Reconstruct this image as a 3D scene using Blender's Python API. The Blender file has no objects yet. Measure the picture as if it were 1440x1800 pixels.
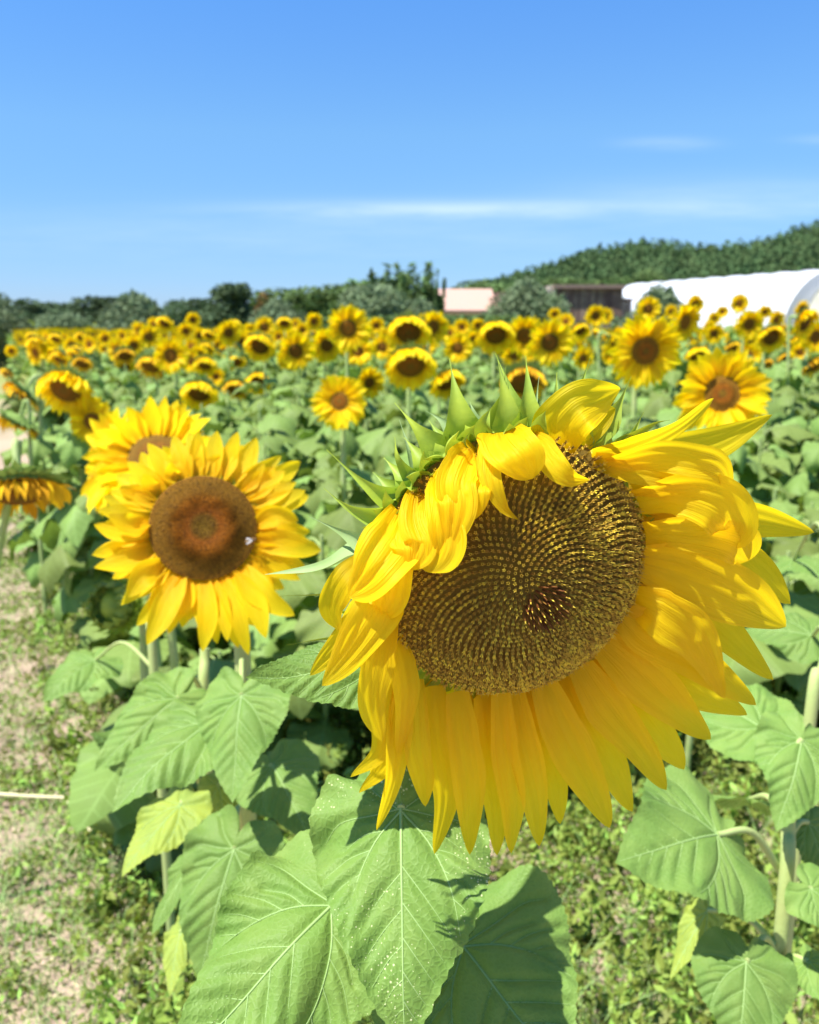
import bpy, math, random
import numpy as np
from mathutils import Vector, Matrix
R_ = math.radians
sc = bpy.context.scene
col = sc.collection
rng = np.random.default_rng(7)
random.seed(7)

# ------------------------------------------------------------------ camera
F = 1509.0; PITCH = 12.2; CAMH = 1.45
cam_d = bpy.data.cameras.new('camera'); cam = bpy.data.objects.new('camera', cam_d); col.objects.link(cam)
cam.location = (0, 0, CAMH); cam.rotation_euler = (R_(90 - PITCH), 0, 0)
cam_d.sensor_fit = 'HORIZONTAL'; cam_d.sensor_width = 36; cam_d.lens = 36 * F / 1440
cam_d.clip_start = .01; cam_d.clip_end = 6000
cam_d.dof.use_dof = True; cam_d.dof.focus_distance = .44; cam_d.dof.aperture_fstop = (cam_d.lens) / 2.5
sc.camera = cam
CO = np.array([0, 0, CAMH]); cp, sp = math.cos(R_(PITCH)), math.sin(R_(PITCH))
CR = np.array([1., 0, 0]); CF = np.array([0, cp, -sp]); CU = np.array([0, sp, cp])

def ray(px, py): return CF + CR * (px - 720) / F - CU * (py - 900) / F
def at(px, py, d): return CO + ray(px, py) * d

# ------------------------------------------------------------------ light
SUN = np.array([-.38, -.20, .90]); SUN /= np.linalg.norm(SUN)
sun_el = math.asin(SUN[2]); sun_az = math.atan2(SUN[0], SUN[1])
w = bpy.data.worlds.new('World'); sc.world = w; w.use_nodes = True
nt = w.node_tree; N = nt.nodes; L = nt.links
bg = N['Background']; bg.inputs[1].default_value = .115
sky = N.new('ShaderNodeTexSky'); sky.sky_type = 'NISHITA'; sky.sun_disc = False
sky.sun_elevation = sun_el; sky.sun_rotation = sun_az; sky.air_density = 1.0; sky.dust_density = .3; sky.ozone_density = 1.5
hs = N.new('ShaderNodeMix'); hs.data_type = 'RGBA'; hs.blend_type = 'MULTIPLY'; hs.inputs[0].default_value = 1
L.new(sky.outputs[0], hs.inputs[6])
# thin streaks of cirrus, in direction space
tc = N.new('ShaderNodeTexCoord'); sep = N.new('ShaderNodeSeparateXYZ'); L.new(tc.outputs['Generated'], sep.inputs[0])
def wm(op, a, b=None, c=None):
    n = N.new('ShaderNodeMath'); n.operation = op
    for i, v in enumerate((a, b, c)):
        if v is None: continue
        if isinstance(v, (int, float)): n.inputs[i].default_value = v
        else: L.new(v, n.inputs[i])
    return n.outputs[0]
ex = wm('DIVIDE', sep.outputs[0], sep.outputs[1]); ez = wm('DIVIDE', sep.outputs[2], sep.outputs[1])
wn = N.new('ShaderNodeTexNoise'); wn.inputs['Scale'].default_value = 1; wn.inputs['Detail'].default_value = 7; wn.inputs['Roughness'].default_value = .62
cmb = N.new('ShaderNodeCombineXYZ'); L.new(wm('MULTIPLY', ex, 7.0), cmb.inputs[0]); L.new(wm('MULTIPLY', ez, 60.0), cmb.inputs[1]); L.new(cmb.outputs[0], wn.inputs['Vector'])
rmp = N.new('ShaderNodeValToRGB'); L.new(wm('MAXIMUM', sep.outputs[2], 0), rmp.inputs[0]); e = rmp.color_ramp.elements
e[0].position = 0; e[0].color = (.32, .44, .80, 1); e[1].position = 1; e[1].color = (.26, .46, .74, 1)
for p_, c_ in ((.083, (.30, .45, .66, 1)), (.20, (.38, .58, .75, 1)), (.32, (.34, .61, .90, 1))):
    q_ = e.new(p_); q_.color = c_
L.new(rmp.outputs[0], hs.inputs[7])
def streak(cx, wx, cz, wz, amp):
    a = wm('POWER', wm('ABSOLUTE', wm('DIVIDE', wm('SUBTRACT', ex, cx), wx)), 2.4)
    zc = wm('ADD', ez, wm('MULTIPLY', wn.outputs[0], .012))
    b = wm('POWER', wm('ABSOLUTE', wm('DIVIDE', wm('SUBTRACT', zc, cz + .006), wz)), 2.0)
    g = wm('POWER', 2.718, wm('MULTIPLY', wm('ADD', a, b), -1))
    return wm('MULTIPLY', g, amp)
tot = None
for s in ((.09, .24, .1275, .0085, .62), (.28, .05, .196, .006, .25), (.47, .05, .199, .005, .25), (.40, .22, .140, .02, .30), (-.1, .5, .10, .03, .2)):
    v = streak(*s); tot = v if tot is None else wm('ADD', tot, v)
tot = wm('MULTIPLY', tot, wm('ADD', wm('MULTIPLY', wn.outputs[0], 1.6), -.1))
tot = wm('MULTIPLY', tot, wm('GREATER_THAN', sep.outputs[1], 0.02))
cl = N.new('ShaderNodeMix'); cl.data_type = 'RGBA'; L.new(wm('MINIMUM', wm('MAXIMUM', tot, 0), 1), cl.inputs[0])
L.new(hs.outputs[2], cl.inputs[6]); cl.inputs[7].default_value = (3.6, 4.4, 5.6, 1)
L.new(cl.outputs[2], bg.inputs[0])
sl = bpy.data.lights.new('sun', 'SUN'); sl.energy = 4.6; sl.angle = R_(.55); sl.color = (1, .96, .89)
so = bpy.data.objects.new('sun', sl); col.objects.link(so); so.rotation_euler = Vector(SUN).to_track_quat('Z', 'Y').to_euler(); so.location = (0, 0, 20)
sc.view_settings.view_transform = 'Standard'; sc.view_settings.look = 'None'; sc.view_settings.exposure = 1.08; sc.view_settings.gamma = 1
sc.cycles.max_bounces = 8; sc.cycles.transparent_max_bounces = 6; sc.cycles.caustics_reflective = False; sc.cycles.caustics_refractive = False
sc.cycles.use_denoising = True

# ------------------------------------------------------------------ helpers
def tag(o, label=None, cat=None, group=None, kind=None):
    for k, v in (('label', label), ('category', cat), ('group', group), ('kind', kind)):
        if v: o[k] = v
    return o
def link(name, data, parent=None, mats=None):
    o = bpy.data.objects.new(name, data); col.objects.link(o)
    if parent is not None: o.parent = parent
    return o
def empty(name, loc, rz=0):
    o = link(name, None); o.location = loc; o.rotation_euler = (0, 0, rz); o.empty_display_size = .1; return o
def unit(v): v = np.asarray(v, float); return v / (np.linalg.norm(v) + 1e-12)

class MB:
    """collects geometry, builds ONE mesh"""
    def __init__(s): s.v = []; s.f = []; s.uv = []; s.m = []; s.r = []; s.n = 0
    def add(s, V, Fc, UV=None, mat=0, rnd=.5):
        V = np.asarray(V, float).reshape(-1, 3); k = len(V); Fc = np.asarray(Fc, int)
        s.v.append(V); s.f.append(Fc + s.n); s.n += k
        s.uv.append(np.zeros((k, 2)) if UV is None else np.asarray(UV, float)); s.m.append(np.full(len(Fc), mat)); s.r.append(np.full(k, rnd) if np.isscalar(rnd) else np.asarray(rnd, float))
    def grid(s, P, UV=None, mat=0, closed=False, rnd=.5):
        a, b = P.shape[:2]; i, j = np.meshgrid(np.arange(a - 1), np.arange(b if closed else b - 1), indexing='ij'); i = i.ravel(); j = j.ravel(); j2 = (j + 1) % b
        f = np.stack([i * b + j, i * b + j2, (i + 1) * b + j2, (i + 1) * b + j], 1)
        s.add(P.reshape(-1, 3), f, None if UV is None else UV.reshape(-1, 2), mat, rnd if np.isscalar(rnd) else np.asarray(rnd).ravel())
    def tube(s, pts, rad, seg=8, mat=0, rnd=.5, cap=True):
        pts = np.asarray(pts, float); n = len(pts); rad = np.broadcast_to(np.asarray(rad, float), (n,))
        T = np.gradient(pts, axis=0); T /= np.linalg.norm(T, axis=1)[:, None] + 1e-12
        up = np.array([0, 0, 1.]) if abs(T[0][2]) < .9 else np.array([1., 0, 0])
        P = np.zeros((n, seg, 3)); x = unit(np.cross(T[0], up)); a = np.arange(seg) * 2 * math.pi / seg
        for i in range(n):
            x = unit(x - T[i] * x.dot(T[i])); y = np.cross(T[i], x)
            P[i] = pts[i] + rad[i] * (np.cos(a)[:, None] * x + np.sin(a)[:, None] * y)
        uv = np.zeros((n, seg, 2)); uv[..., 0] = np.arange(seg) / seg; uv[..., 1] = np.linspace(0, 1, n)[:, None]
        s.grid(P, uv, mat, True, rnd)
        if cap:
            for q in (0, n - 1):
                c = np.vstack([P[q], pts[q][None]]); s.add(c, [(k, (k + 1) % seg, seg, seg) for k in range(seg)], None, mat, rnd)
    def box(s, lo, hi, mat=0, rnd=.5):
        (a, b, c), (d, e, f) = lo, hi
        V = [(a, b, c), (d, b, c), (d, e, c), (a, e, c), (a, b, f), (d, b, f), (d, e, f), (a, e, f)]
        s.add(V, [(0, 3, 2, 1), (4, 5, 6, 7), (0, 1, 5, 4), (1, 2, 6, 5), (2, 3, 7, 6), (3, 0, 4, 7)], None, mat, rnd)
    def mesh(s, name, mats, smooth=True):
        me = bpy.data.meshes.new(name); V = np.vstack(s.v); Fc = np.vstack(s.f); UV = np.vstack(s.uv); mi = np.concatenate(s.m); rd = np.concatenate(s.r)
        if (Fc[:, 2] == Fc[:, 3]).any():
            me.from_pydata(V.tolist(), [], [tuple(f[:3]) if f[2] == f[3] else tuple(f) for f in Fc.tolist()])
        else:
            me.vertices.add(len(V)); me.vertices.foreach_set('co', V.ravel()); nf = len(Fc)
            me.loops.add(nf * 4); me.loops.foreach_set('vertex_index', Fc.ravel()); me.polygons.add(nf)
            me.polygons.foreach_set('loop_start', np.arange(nf) * 4)
            me.update(calc_edges=True)
        li = np.empty(len(me.loops), int); me.loops.foreach_get('vertex_index', li)
        u = me.uv_layers.new(name='UVMap'); u.data.foreach_set('uv', UV[li].ravel())
        a = me.attributes.new('rnd', 'FLOAT', 'POINT'); a.data.foreach_set('value', rd)
        me.polygons.foreach_set('material_index', mi)
        me.polygons.foreach_set('use_smooth', np.full(len(me.polygons), smooth))
        for m in mats: me.materials.append(m)
        me.update(); return me
    def build(s, name, mats, parent=None, smooth=True):
        return link(name, s.mesh(name, mats if isinstance(mats, (list, tuple)) else [mats], smooth), parent)

def interp(pts, n):
    """smooth Catmull-Rom resample to n"""
    p = np.asarray(pts, float)
    if p.ndim == 1: p = p[:, None]
    k = len(p)
    if k == 1: return np.repeat(p, n, 0)
    if k == 2:
        t = np.linspace(0, 1, n)[:, None]; return p[0] * (1 - t) + p[1] * t
    e = np.vstack([2 * p[0] - p[1], p, 2 * p[-1] - p[-2]]); out = []
    for t in np.linspace(0, k - 1, n):
        i = min(int(t), k - 2); u = t - i; a, b, c, d = e[i:i + 4]
        out.append(.5 * (2 * b + (c - a) * u + (2 * a - 5 * b + 4 * c - d) * u * u + (3 * b - a - 3 * c + d) * u ** 3))
    return np.array(out)

# ------------------------------------------------------------------ materials
def mat(name, base, rough=.6, spec=.3, transl=0, tcol=None, noise=None, bump=None, uvfx=None, rndamp=0, objrnd=0):
    m = bpy.data.materials.new(name); m.use_nodes = True; t = m.node_tree; n = t.nodes; l = t.links
    b = n['Principled BSDF']; b.inputs['Roughness'].default_value = rough; b.inputs['Specular IOR Level'].default_value = spec
    def math_(op, a, c=None):
        q = n.new('ShaderNodeMath'); q.operation = op
        for i, v in enumerate((a, c)):
            if v is None: continue
            if isinstance(v, (int, float)): q.inputs[i].default_value = v
            else: l.new(v, q.inputs[i])
        return q.outputs[0]
    def mixc(f, a, c, mode='MIX'):
        q = n.new('ShaderNodeMix'); q.data_type = 'RGBA'; q.blend_type = mode
        for i, v in ((0, f), (6, a), (7, c)):
            if isinstance(v, (int, float)): q.inputs[i].default_value = v
            elif isinstance(v, tuple): q.inputs[i].default_value = (*v, 1)
            else: l.new(v, q.inputs[i])
        return q.outputs[2]
    c = n.new('ShaderNodeRGB'); c.outputs[0].default_value = (*base, 1); c = c.outputs[0]
    tex = n.new('ShaderNodeTexCoord')
    ctx = dict(n=n, l=l, math=math_, mixc=mixc, tex=tex, b=b)
    if noise:
        sc_, col2, amt = noise[:3]; q = n.new('ShaderNodeTexNoise'); q.inputs['Scale'].default_value = sc_; q.inputs['Detail'].default_value = 5; l.new(tex.outputs['Object'], q.inputs['Vector'])
        r = n.new('ShaderNodeMapRange'); r.inputs[1].default_value = .38; r.inputs[2].default_value = .62; l.new(q.outputs[0], r.inputs[0])
        c = mixc(math_('MULTIPLY', r.outputs[0], amt), c, col2)
    if uvfx: c = uvfx(ctx, c)
    if rndamp or objrnd:
        v = 1.0
        hsv = n.new('ShaderNodeHueSaturation'); l.new(c, hsv.inputs['Color'])
        if rndamp:
            at_ = n.new('ShaderNodeAttribute'); at_.attribute_name = 'rnd'
            v = math_('ADD', math_('MULTIPLY', at_.outputs['Fac'], rndamp), 1 - rndamp / 2)
            l.new(v, hsv.inputs['Value'])
            l.new(math_('ADD', math_('MULTIPLY', at_.outputs['Fac'], rndamp * .06), .5 - rndamp * .03), hsv.inputs['Hue'])
        if objrnd:
            oi = n.new('ShaderNodeObjectInfo'); r2 = math_('ADD', math_('MULTIPLY', oi.outputs['Random'], objrnd), 1 - objrnd / 2)
            l.new(r2 if not rndamp else math_('MULTIPLY', v, r2), hsv.inputs['Value'])
        c = hsv.outputs[0]
    l.new(c, b.inputs['Base Color'])
    if bump and bump[0] == 'noise':
        q = n.new('ShaderNodeTexNoise'); q.inputs['Scale'].default_value = bump[1]; q.inputs['Detail'].default_value = 6; l.new(tex.outputs['Object'], q.inputs['Vector'])
        bp = n.new('ShaderNodeBump'); bp.inputs['Strength'].default_value = bump[2]; bp.inputs['Distance'].default_value = bump[3]; l.new(q.outputs[0], bp.inputs['Height']); l.new(bp.outputs[0], b.inputs['Normal'])
    if 'height' in ctx:
        bp = n.new('ShaderNodeBump'); bp.inputs['Strength'].default_value = ctx.get('bs', .5); bp.inputs['Distance'].default_value = ctx.get('bd', .001); l.new(ctx['height'], bp.inputs['Height']); l.new(bp.outputs[0], b.inputs['Normal'])
    if transl:
        tr = n.new('ShaderNodeBsdfTranslucent'); mx = n.new('ShaderNodeMixShader'); mx.inputs[0].default_value = transl
        if tcol: l.new(mixc(1.0, c, tcol, 'MULTIPLY'), tr.inputs[0])
        else: l.new(c, tr.inputs[0])
        l.new(b.outputs[0], mx.inputs[1]); l.new(tr.outputs[0], mx.inputs[2]); l.new(mx.outputs[0], n['Material Output'].inputs[0])
    return m

def petal_fx(c, colr):
    n, l = c['n'], c['l']; uv = n.new('ShaderNodeUVMap'); s = n.new('ShaderNodeSeparateXYZ'); l.new(uv.outputs[0], s.inputs[0])
    # orange towards the base of the ray floret
    r = n.new('ShaderNodeMapRange'); r.inputs[1].default_value = .45; r.inputs[2].default_value = 0; l.new(s.outputs[1], r.inputs[0])
    k = c['mixc'](c['math']('MULTIPLY', r.outputs[0], .55), colr, (.96, .54, .002))
    m = n.new('ShaderNodeCombineXYZ'); l.new(c['math']('MULTIPLY', s.outputs[0], 32), m.inputs[0]); l.new(c['math']('MULTIPLY', s.outputs[1], 2.2), m.inputs[1])
    oi = n.new('ShaderNodeObjectInfo'); l.new(c['math']('MULTIPLY', oi.outputs['Random'], 40), m.inputs[2])
    q = n.new('ShaderNodeTexNoise'); q.inputs['Scale'].default_value = 1; q.inputs['Detail'].default_value = 3; l.new(m.outputs[0], q.inputs['Vector'])
    k = c['mixc'](c['math']('MULTIPLY', q.outputs[0], .38), k, (.95, .60, .003))
    c['height'] = q.outputs[0]; c['bs'] = .7; c['bd'] = .0022
    return k
def leaf_fx(amt, count=7.0, speck=False, holes=False):
    def f(c, colr):
        n, l, M = c['n'], c['l'], c['math']; uv = n.new('ShaderNodeUVMap'); s = n.new('ShaderNodeSeparateXYZ'); l.new(uv.outputs[0], s.inputs[0])
        ax = M('ABSOLUTE', s.outputs[0]); t = M('SUBTRACT', s.outputs[1], M('MULTIPLY', ax, .8)); fr = M('FRACT', M('MULTIPLY', t, count))
        v = M('LESS_THAN', M('ABSOLUTE', M('SUBTRACT', fr, .5)), .05); v = M('MAXIMUM', v, M('LESS_THAN', ax, .013))
        k = c['mixc'](M('MULTIPLY', v, amt), colr, (.32, .46, .14)) if amt else colr
        q = n.new('ShaderNodeTexNoise'); q.inputs['Scale'].default_value = 3.2; q.inputs['Detail'].default_value = 6; l.new(uv.outputs[0], q.inputs['Vector'])
        rr = n.new('ShaderNodeMapRange'); rr.inputs[1].default_value = .35; rr.inputs[2].default_value = .7; l.new(q.outputs[0], rr.inputs[0])
        k = c['mixc'](M('MULTIPLY', rr.outputs[0], .75), k, (.225, .33, .075))
        # fine reticulate vein network
        vo = n.new('ShaderNodeTexVoronoi'); vo.feature = 'DISTANCE_TO_EDGE'; vo.inputs['Scale'].default_value = 34; l.new(uv.outputs[0], vo.inputs['Vector'])
        e = n.new('ShaderNodeMapRange'); e.inputs[1].default_value = 0; e.inputs[2].default_value = .22; l.new(vo.outputs[0], e.inputs[0])
        k = c['mixc'](M('MULTIPLY', M('SUBTRACT', 1, e.outputs[0]), .16), k, (.26, .42, .12))
        c['height'] = e.outputs[0]; c['bs'] = .25; c['bd'] = .0012
        if speck:
            w_ = n.new('ShaderNodeTexVoronoi'); w_.inputs['Scale'].default_value = 75; l.new(uv.outputs[0], w_.inputs['Vector'])
            g = n.new('ShaderNodeTexNoise'); g.inputs['Scale'].default_value = 2.2; l.new(uv.outputs[0], g.inputs['Vector'])
            rad = M('MULTIPLY', M('MAXIMUM', M('SUBTRACT', g.outputs[0], .40), 0), speck)
            sepc = n.new('ShaderNodeSeparateColor'); l.new(w_.outputs['Color'], sepc.inputs[0])
            dot = M('LESS_THAN', w_.outputs['Distance'], M('MULTIPLY', rad, M('POWER', sepc.outputs[0], 2.0)))
            k = c['mixc'](M('MULTIPLY', dot, .8), k, (.72, .74, .42))
        return k
    return f
M_ = {}
M_['petal'] = mat('ray_petal', (1.0, .80, .010), .5, .3, .62, (1, 1, 1), uvfx=petal_fx, objrnd=.14)
M_['petalfar'] = mat('ray_petal_far', (1.0, .82, .008), .5, .2, .50, (1, .97, .5), uvfx=petal_fx, rndamp=.3)
M_['wither'] = mat('withered_petal', (.80, .46, .02), .7, .1, .25, uvfx=petal_fx, rndamp=.6)
M_['bract'] = mat('bract_green', (.42, .52, .05), .5, .3, .30, (1, 1, .6), noise=(60, (.22, .36, .06), .6), bump=('noise', 400, .3, .0005), objrnd=.25)
M_['palebract'] = mat('pale_bract', (.34, .46, .20), .6, .2, .2, noise=(50, (.25, .38, .12), .6), bump=('noise', 300, .3, .0005))
M_['leafA'] = mat('leaf_pollen', (.142, .262, .045), .55, .22, .25, (1, 1, .45), uvfx=leaf_fx(0, 7, 1.9), rndamp=0)
M_['leafC'] = mat('leaf_dusty', (.142, .262, .045), .55, .22, .25, (1, 1, .45), uvfx=leaf_fx(0, 7, .8))
M_['leafB'] = mat('leaf_near', (.145, .262, .050), .55, .22, .25, (1, 1, .45), uvfx=leaf_fx(0, 7, 0), objrnd=.22)
M_['leafY'] = mat('leaf_yellowed', (.36, .44, .06), .55, .25, .3, uvfx=leaf_fx(0, 7, 0))
M_['vein'] = mat('leaf_vein', (.34, .50, .17), .5, .3, .15)
M_['leafF'] = mat('leaf_field', (.185, .265, .062), .55, .2, .28, (1, 1, .5), uvfx=leaf_fx(.5, 6), rndamp=.5, objrnd=.2)
M_['stem'] = mat('hairy_stem', (.30, .42, .12), .6, .25, 0, noise=(30, (.40, .46, .20), .7), bump=('noise', 250, .5, .001))
M_['stempale'] = mat('pale_stem', (.36, .43, .15), .6, .25, 0, noise=(30, (.36, .46, .16), .7), bump=('noise', 250, .5, .001))
M_['base'] = mat('disc_bed', (.14, .09, .018), .8, .1, 0, noise=(90, (.19, .125, .02), .8), bump=('noise', 500, .6, .001))
M_['floret'] = mat('floret_gold', (.74, .52, .065), .6, .15, .15, rndamp=.7)
M_['tube'] = mat('floret_tube', (.33, .22, .035), .7, .1, 0, rndamp=.6)
M_['bud'] = mat('floret_bud', (.17, .065, .012), .6, .2, 0, rndamp=.6)
def disc_fx(c, colr):
    n, l, M = c['n'], c['l'], c['math']; uv = n.new('ShaderNodeUVMap'); s = n.new('ShaderNodeSeparateXYZ'); l.new(uv.outputs[0], s.inputs[0])
    ln = n.new('ShaderNodeVectorMath'); ln.operation = 'LENGTH'; l.new(uv.outputs[0], ln.inputs[0])
    q = n.new('ShaderNodeTexNoise'); q.inputs['Scale'].default_value = 9; q.inputs['Detail'].default_value = 4; l.new(uv.outputs[0], q.inputs['Vector'])
    r = M('ADD', ln.outputs['Value'], M('MULTIPLY', M('SUBTRACT', q.outputs[0], .5), .05))
    cr = n.new('ShaderNodeValToRGB'); l.new(r, cr.inputs[0]); e = cr.color_ramp.elements
    e[0].position = .0; e[0].color = (.26, .15, .010, 1); e[1].position = 1; e[1].color = (.36, .17, .012, 1)
    for p, cc in ((.20, (.24, .12, .008, 1)), (.30, (.38, .115, .006, 1)), (.52, (.44, .16, .008, 1)), (.64, (.31, .14, .009, 1)), (.85, (.30, .15, .010, 1))):
        x = e.new(p); x.color = cc
    vo = n.new('ShaderNodeTexVoronoi'); vo.inputs['Scale'].default_value = 26; l.new(uv.outputs[0], vo.inputs['Vector'])
    k = c['mixc'](M('MULTIPLY', vo.outputs['Distance'], .7), cr.outputs[0], (.045, .02, .006))
    c['height'] = M('SUBTRACT', 1, vo.outputs['Distance']); c['bs'] = .8; c['bd'] = .002
    return k
M_['disc'] = mat('disc_face', (.1, .05, .01), .75, .15, uvfx=disc_fx, objrnd=.4)
def disc_dark_fx(c, colr):
    return c['mixc'](.55, disc_fx(c, colr), (.11, .065, .008))
M_['discdark'] = mat('disc_face_dark', (.1, .05, .01), .75, .15, uvfx=disc_dark_fx, objrnd=.4)
M_['calyx'] = mat('calyx_green', (.20, .32, .07), .6, .2, .15, noise=(40, (.28, .38, .1), .6))

# ------------------------------------------------------------------ ground
def ground_fx(c, colr):
    n, l, M = c['n'], c['l'], c['math']; o = c['tex'].outputs['Object']
    q = n.new('ShaderNodeTexNoise'); q.inputs['Scale'].default_value = .9; q.inputs['Detail'].default_value = 8; q.inputs['Roughness'].default_value = .7; l.new(o, q.inputs['Vector'])
    r = n.new('ShaderNodeMapRange'); r.inputs[1].default_value = .42; r.inputs[2].default_value = .58; l.new(q.outputs[0], r.inputs[0])
    k = c['mixc'](M('MULTIPLY', r.outputs[0], .7), colr, (.26, .185, .125))
    q3 = n.new('ShaderNodeTexNoise'); q3.inputs['Scale'].default_value = 22; q3.inputs['Detail'].default_value = 6; l.new(o, q3.inputs['Vector'])
    k = c['mixc'](M('MULTIPLY', q3.outputs[0], .45), k, (.50, .40, .32))
    q2 = n.new('ShaderNodeTexNoise'); q2.inputs['Scale'].default_value = .12; q2.inputs['Detail'].default_value = 5; l.new(o, q2.inputs['Vector'])
    d = n.new('ShaderNodeVectorMath'); d.operation = 'LENGTH'; l.new(o, d.inputs[0])
    far = n.new('ShaderNodeMapRange'); far.inputs[1].default_value = 9; far.inputs[2].default_value = 26; l.new(d.outputs['Value'], far.inputs[0])
    g = c['mixc'](q2.outputs[0], (.13, .20, .05), (.30, .30, .07))
    k = c['mixc'](M('MULTIPLY', far.outputs[0], .9), k, g)
    c['height'] = q3.outputs[0]; c['bs'] = .6; c['bd'] = .02
    return k
M_['soil'] = mat('pinkish_soil', (.42, .31, .235), .9, .1, uvfx=ground_fx)
M_['path'] = mat('path_dirt', (.50, .38, .30), .9, .1, noise=(3, (.40, .31, .22), .8), bump=('noise', 30, .6, .02))
def fnoise(x, y, s=0):
    return (np.sin(x * 1.7 + s) * np.cos(y * 2.3 + s * 2) + .6 * np.sin(x * 4.1 - y * 3.3 + s) + .4 * np.sin(x * 9.3 + y * 7.7) * np.cos(y * 8.1 - x * 3) + .2 * np.sin(x * 23 + y * 5) * np.cos(y * 19)) / 2.2
def axis(a, b, n, far):
    c = np.linspace(a, b, n); e = b + (far - b) * np.linspace(0, 1, 20)[1:] ** 3; d = a - (far + a) * np.linspace(0, 1, 20)[1:] ** 3
    return np.concatenate([d[::-1], c, e])
gx = axis(-5, 5, 170, 3000); gy = axis(-2, 10, 200, 3000); X, Y = np.meshgrid(gx, gy, indexing='ij')
near = np.clip(1 - (np.hypot(X, Y - 3) - 5) / 4, 0, 1)
Z = -(.02 + .02 * fnoise(X * 1.3, Y * 1.3) + .012 * fnoise(X * 6, Y * 6, 3)) * near - .002
g = MB(); g.grid(np.stack([X, Y, Z], 2).transpose(1, 0, 2)[:, :, :]); go = g.build('ground', M_['soil']); tag(go, kind='structure')
EDGE = lambda y: .15 - .47 * y        # left edge of the sunflower field
ys = np.linspace(-2, 60, 60); P = np.array([[(EDGE(y) - o - .15 * math.sin(y * .8), y, .004) for o in (3.6, 2.9, 2.2, 1.5)] for y in ys]); P[:, 1:3, 2] += .01
m = MB(); m.grid(P[:, ::-1]); tag(m.build('path', M_['path']), kind='structure')

# ------------------------------------------------------------------ foliage clumps
def clump_quads(m, C, size, rnd, aspect=1.6, mt=0, up=0):
    size = size if np.isscalar(size) else size[:, None]
    """one small leaf-like quad at each centre"""
    n = len(C); d = rng.normal(size=(n, 3)); d[:, 2] += up; d /= np.linalg.norm(d, axis=1)[:, None]
    e = rng.normal(size=(n, 3)); e -= d * (e * d).sum(1)[:, None]; e /= np.linalg.norm(e, axis=1)[:, None]
    s = size * (.6 + .8 * rng.random(n))[:, None]
    V = np.stack([C - d * s * aspect, C - e * s * .55 - d * s * .2, C + d * s * aspect, C + e * s * .55 - d * s * .2], 1)
    f = np.arange(n * 4).reshape(n, 4); m.add(V.reshape(-1, 3), f, None, mt, np.repeat(rnd, 4))
M_['darkleaf'] = mat('evergreen_leaf', (.095, .145, .07), .7, .1, .2, rndamp=.8, objrnd=.3)
M_['midleaf'] = mat('broad_leaf', (.12, .185, .06), .7, .1, .2, rndamp=.8, objrnd=.3)
M_['olive'] = mat('olive_leaf', (.19, .25, .13), .7, .1, .2, rndamp=.7, objrnd=.2)
M_['yellowleaf'] = mat('yellow_shrub_leaf', (.34, .38, .04), .6, .2, .2, rndamp=.8)
M_['brownleaf'] = mat('brown_leaf', (.22, .13, .05), .7, .1, .1, rndamp=.8)
M_['bark'] = mat('bark', (.16, .12, .09), .9, .1, noise=(6, (.09, .07, .05), .8), bump=('noise', 30, .6, .02))
def make_crown(h, wd, n, size, leaf, seed, low=.12, spiky=0):
    r = np.random.default_rng(seed); m = MB(); cs = []
    for k in range(14):
        a = r.random() * 6.28; q = r.random() ** .6; z = low + (1 - low) * r.random()
        rr = wd / 2 * q * math.sqrt(max(.05, 1 - abs(z - .45) * 1.35)) * .8
        cs.append((rr * math.cos(a), rr * math.sin(a), z * h * .88, wd * (.13 + .13 * r.random())))
    cs.append((0, 0, h * .5, wd * .33))
    for cx, cy, cz, cr in cs:
        k = int(n * (cr / wd) ** 2 * 2.6); d = r.normal(size=(k, 3)); d /= np.linalg.norm(d, axis=1)[:, None]
        rad = cr * (.55 + .6 * r.random(k) ** .7)[:, None]; C = np.array([cx, cy, cz]) + d * rad * np.array([1, 1, .9])
        C = C[C[:, 2] > .1]; clump_quads(m, C, size, np.clip(r.random(len(C)) * .6 + r.random() * .4, 0, 1))
    if spiky:
        for k in range(spiky):
            a = r.random() * 6.28; q = r.random() * wd * .42; b = np.array([q * math.cos(a), q * math.sin(a), h * .45]); t = b * np.array([1.25, 1.25, 0]) + np.array([0, 0, h * (.8 + .4 * r.random())])
            tt = r.random(70)[:, None]; C = b + (t - b) * tt + r.normal(size=(70, 3)) * wd * .022 * (1.3 - tt); clump_quads(m, C, size * .9, r.random(70), up=1)
    return m.mesh('crown', [leaf])
def make_trunk(h, wd, seed):
    r = np.random.default_rng(seed); m = MB()
    m.tube([(0, 0, -.1), (.05, 0, h * .2), (0, .04, h * .42), (.03, 0, h * .7)], [h * .045, h * .034, h * .025, h * .008], 8)
    for k in range(6):
        a = k * 1.05 + r.random(); z = h * (.18 + .06 * k)
        m.tube([(0, 0, z), (math.cos(a) * wd * .15, math.sin(a) * wd * .15, z + h * .12), (math.cos(a) * wd * .32, math.sin(a) * wd * .32, z + h * .2)], [h * .02, h * .013, h * .004], 6)
    return m.mesh('trunk', [M_['bark']])
kinds = {}
def tree_kind(name, h, wd, n, size, leaf, nv=2, low=.12, spiky=0):
    kinds[name] = [(make_crown(h, wd, n, size, leaf, 100 + 7 * k + len(kinds) * 31, low, spiky), make_trunk(h, wd, k), h, wd) for k in range(nv)]
tree_kind('evergreen', 5, 5, 5200, .13, M_['darkleaf'], 3)
tree_kind('broadleaf', 5, 5, 5200, .13, M_['midleaf'], 2)
tree_kind('olive', 3.2, 4.2, 5200, .10, M_['olive'], 3, .05)
tree_kind('spiky', 5, 3.6, 4200, .13, M_['midleaf'], 1, .1, 34)
tree_kind('yellow', 1.6, 4, 2600, .10, M_['yellowleaf'], 1, .05)
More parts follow.
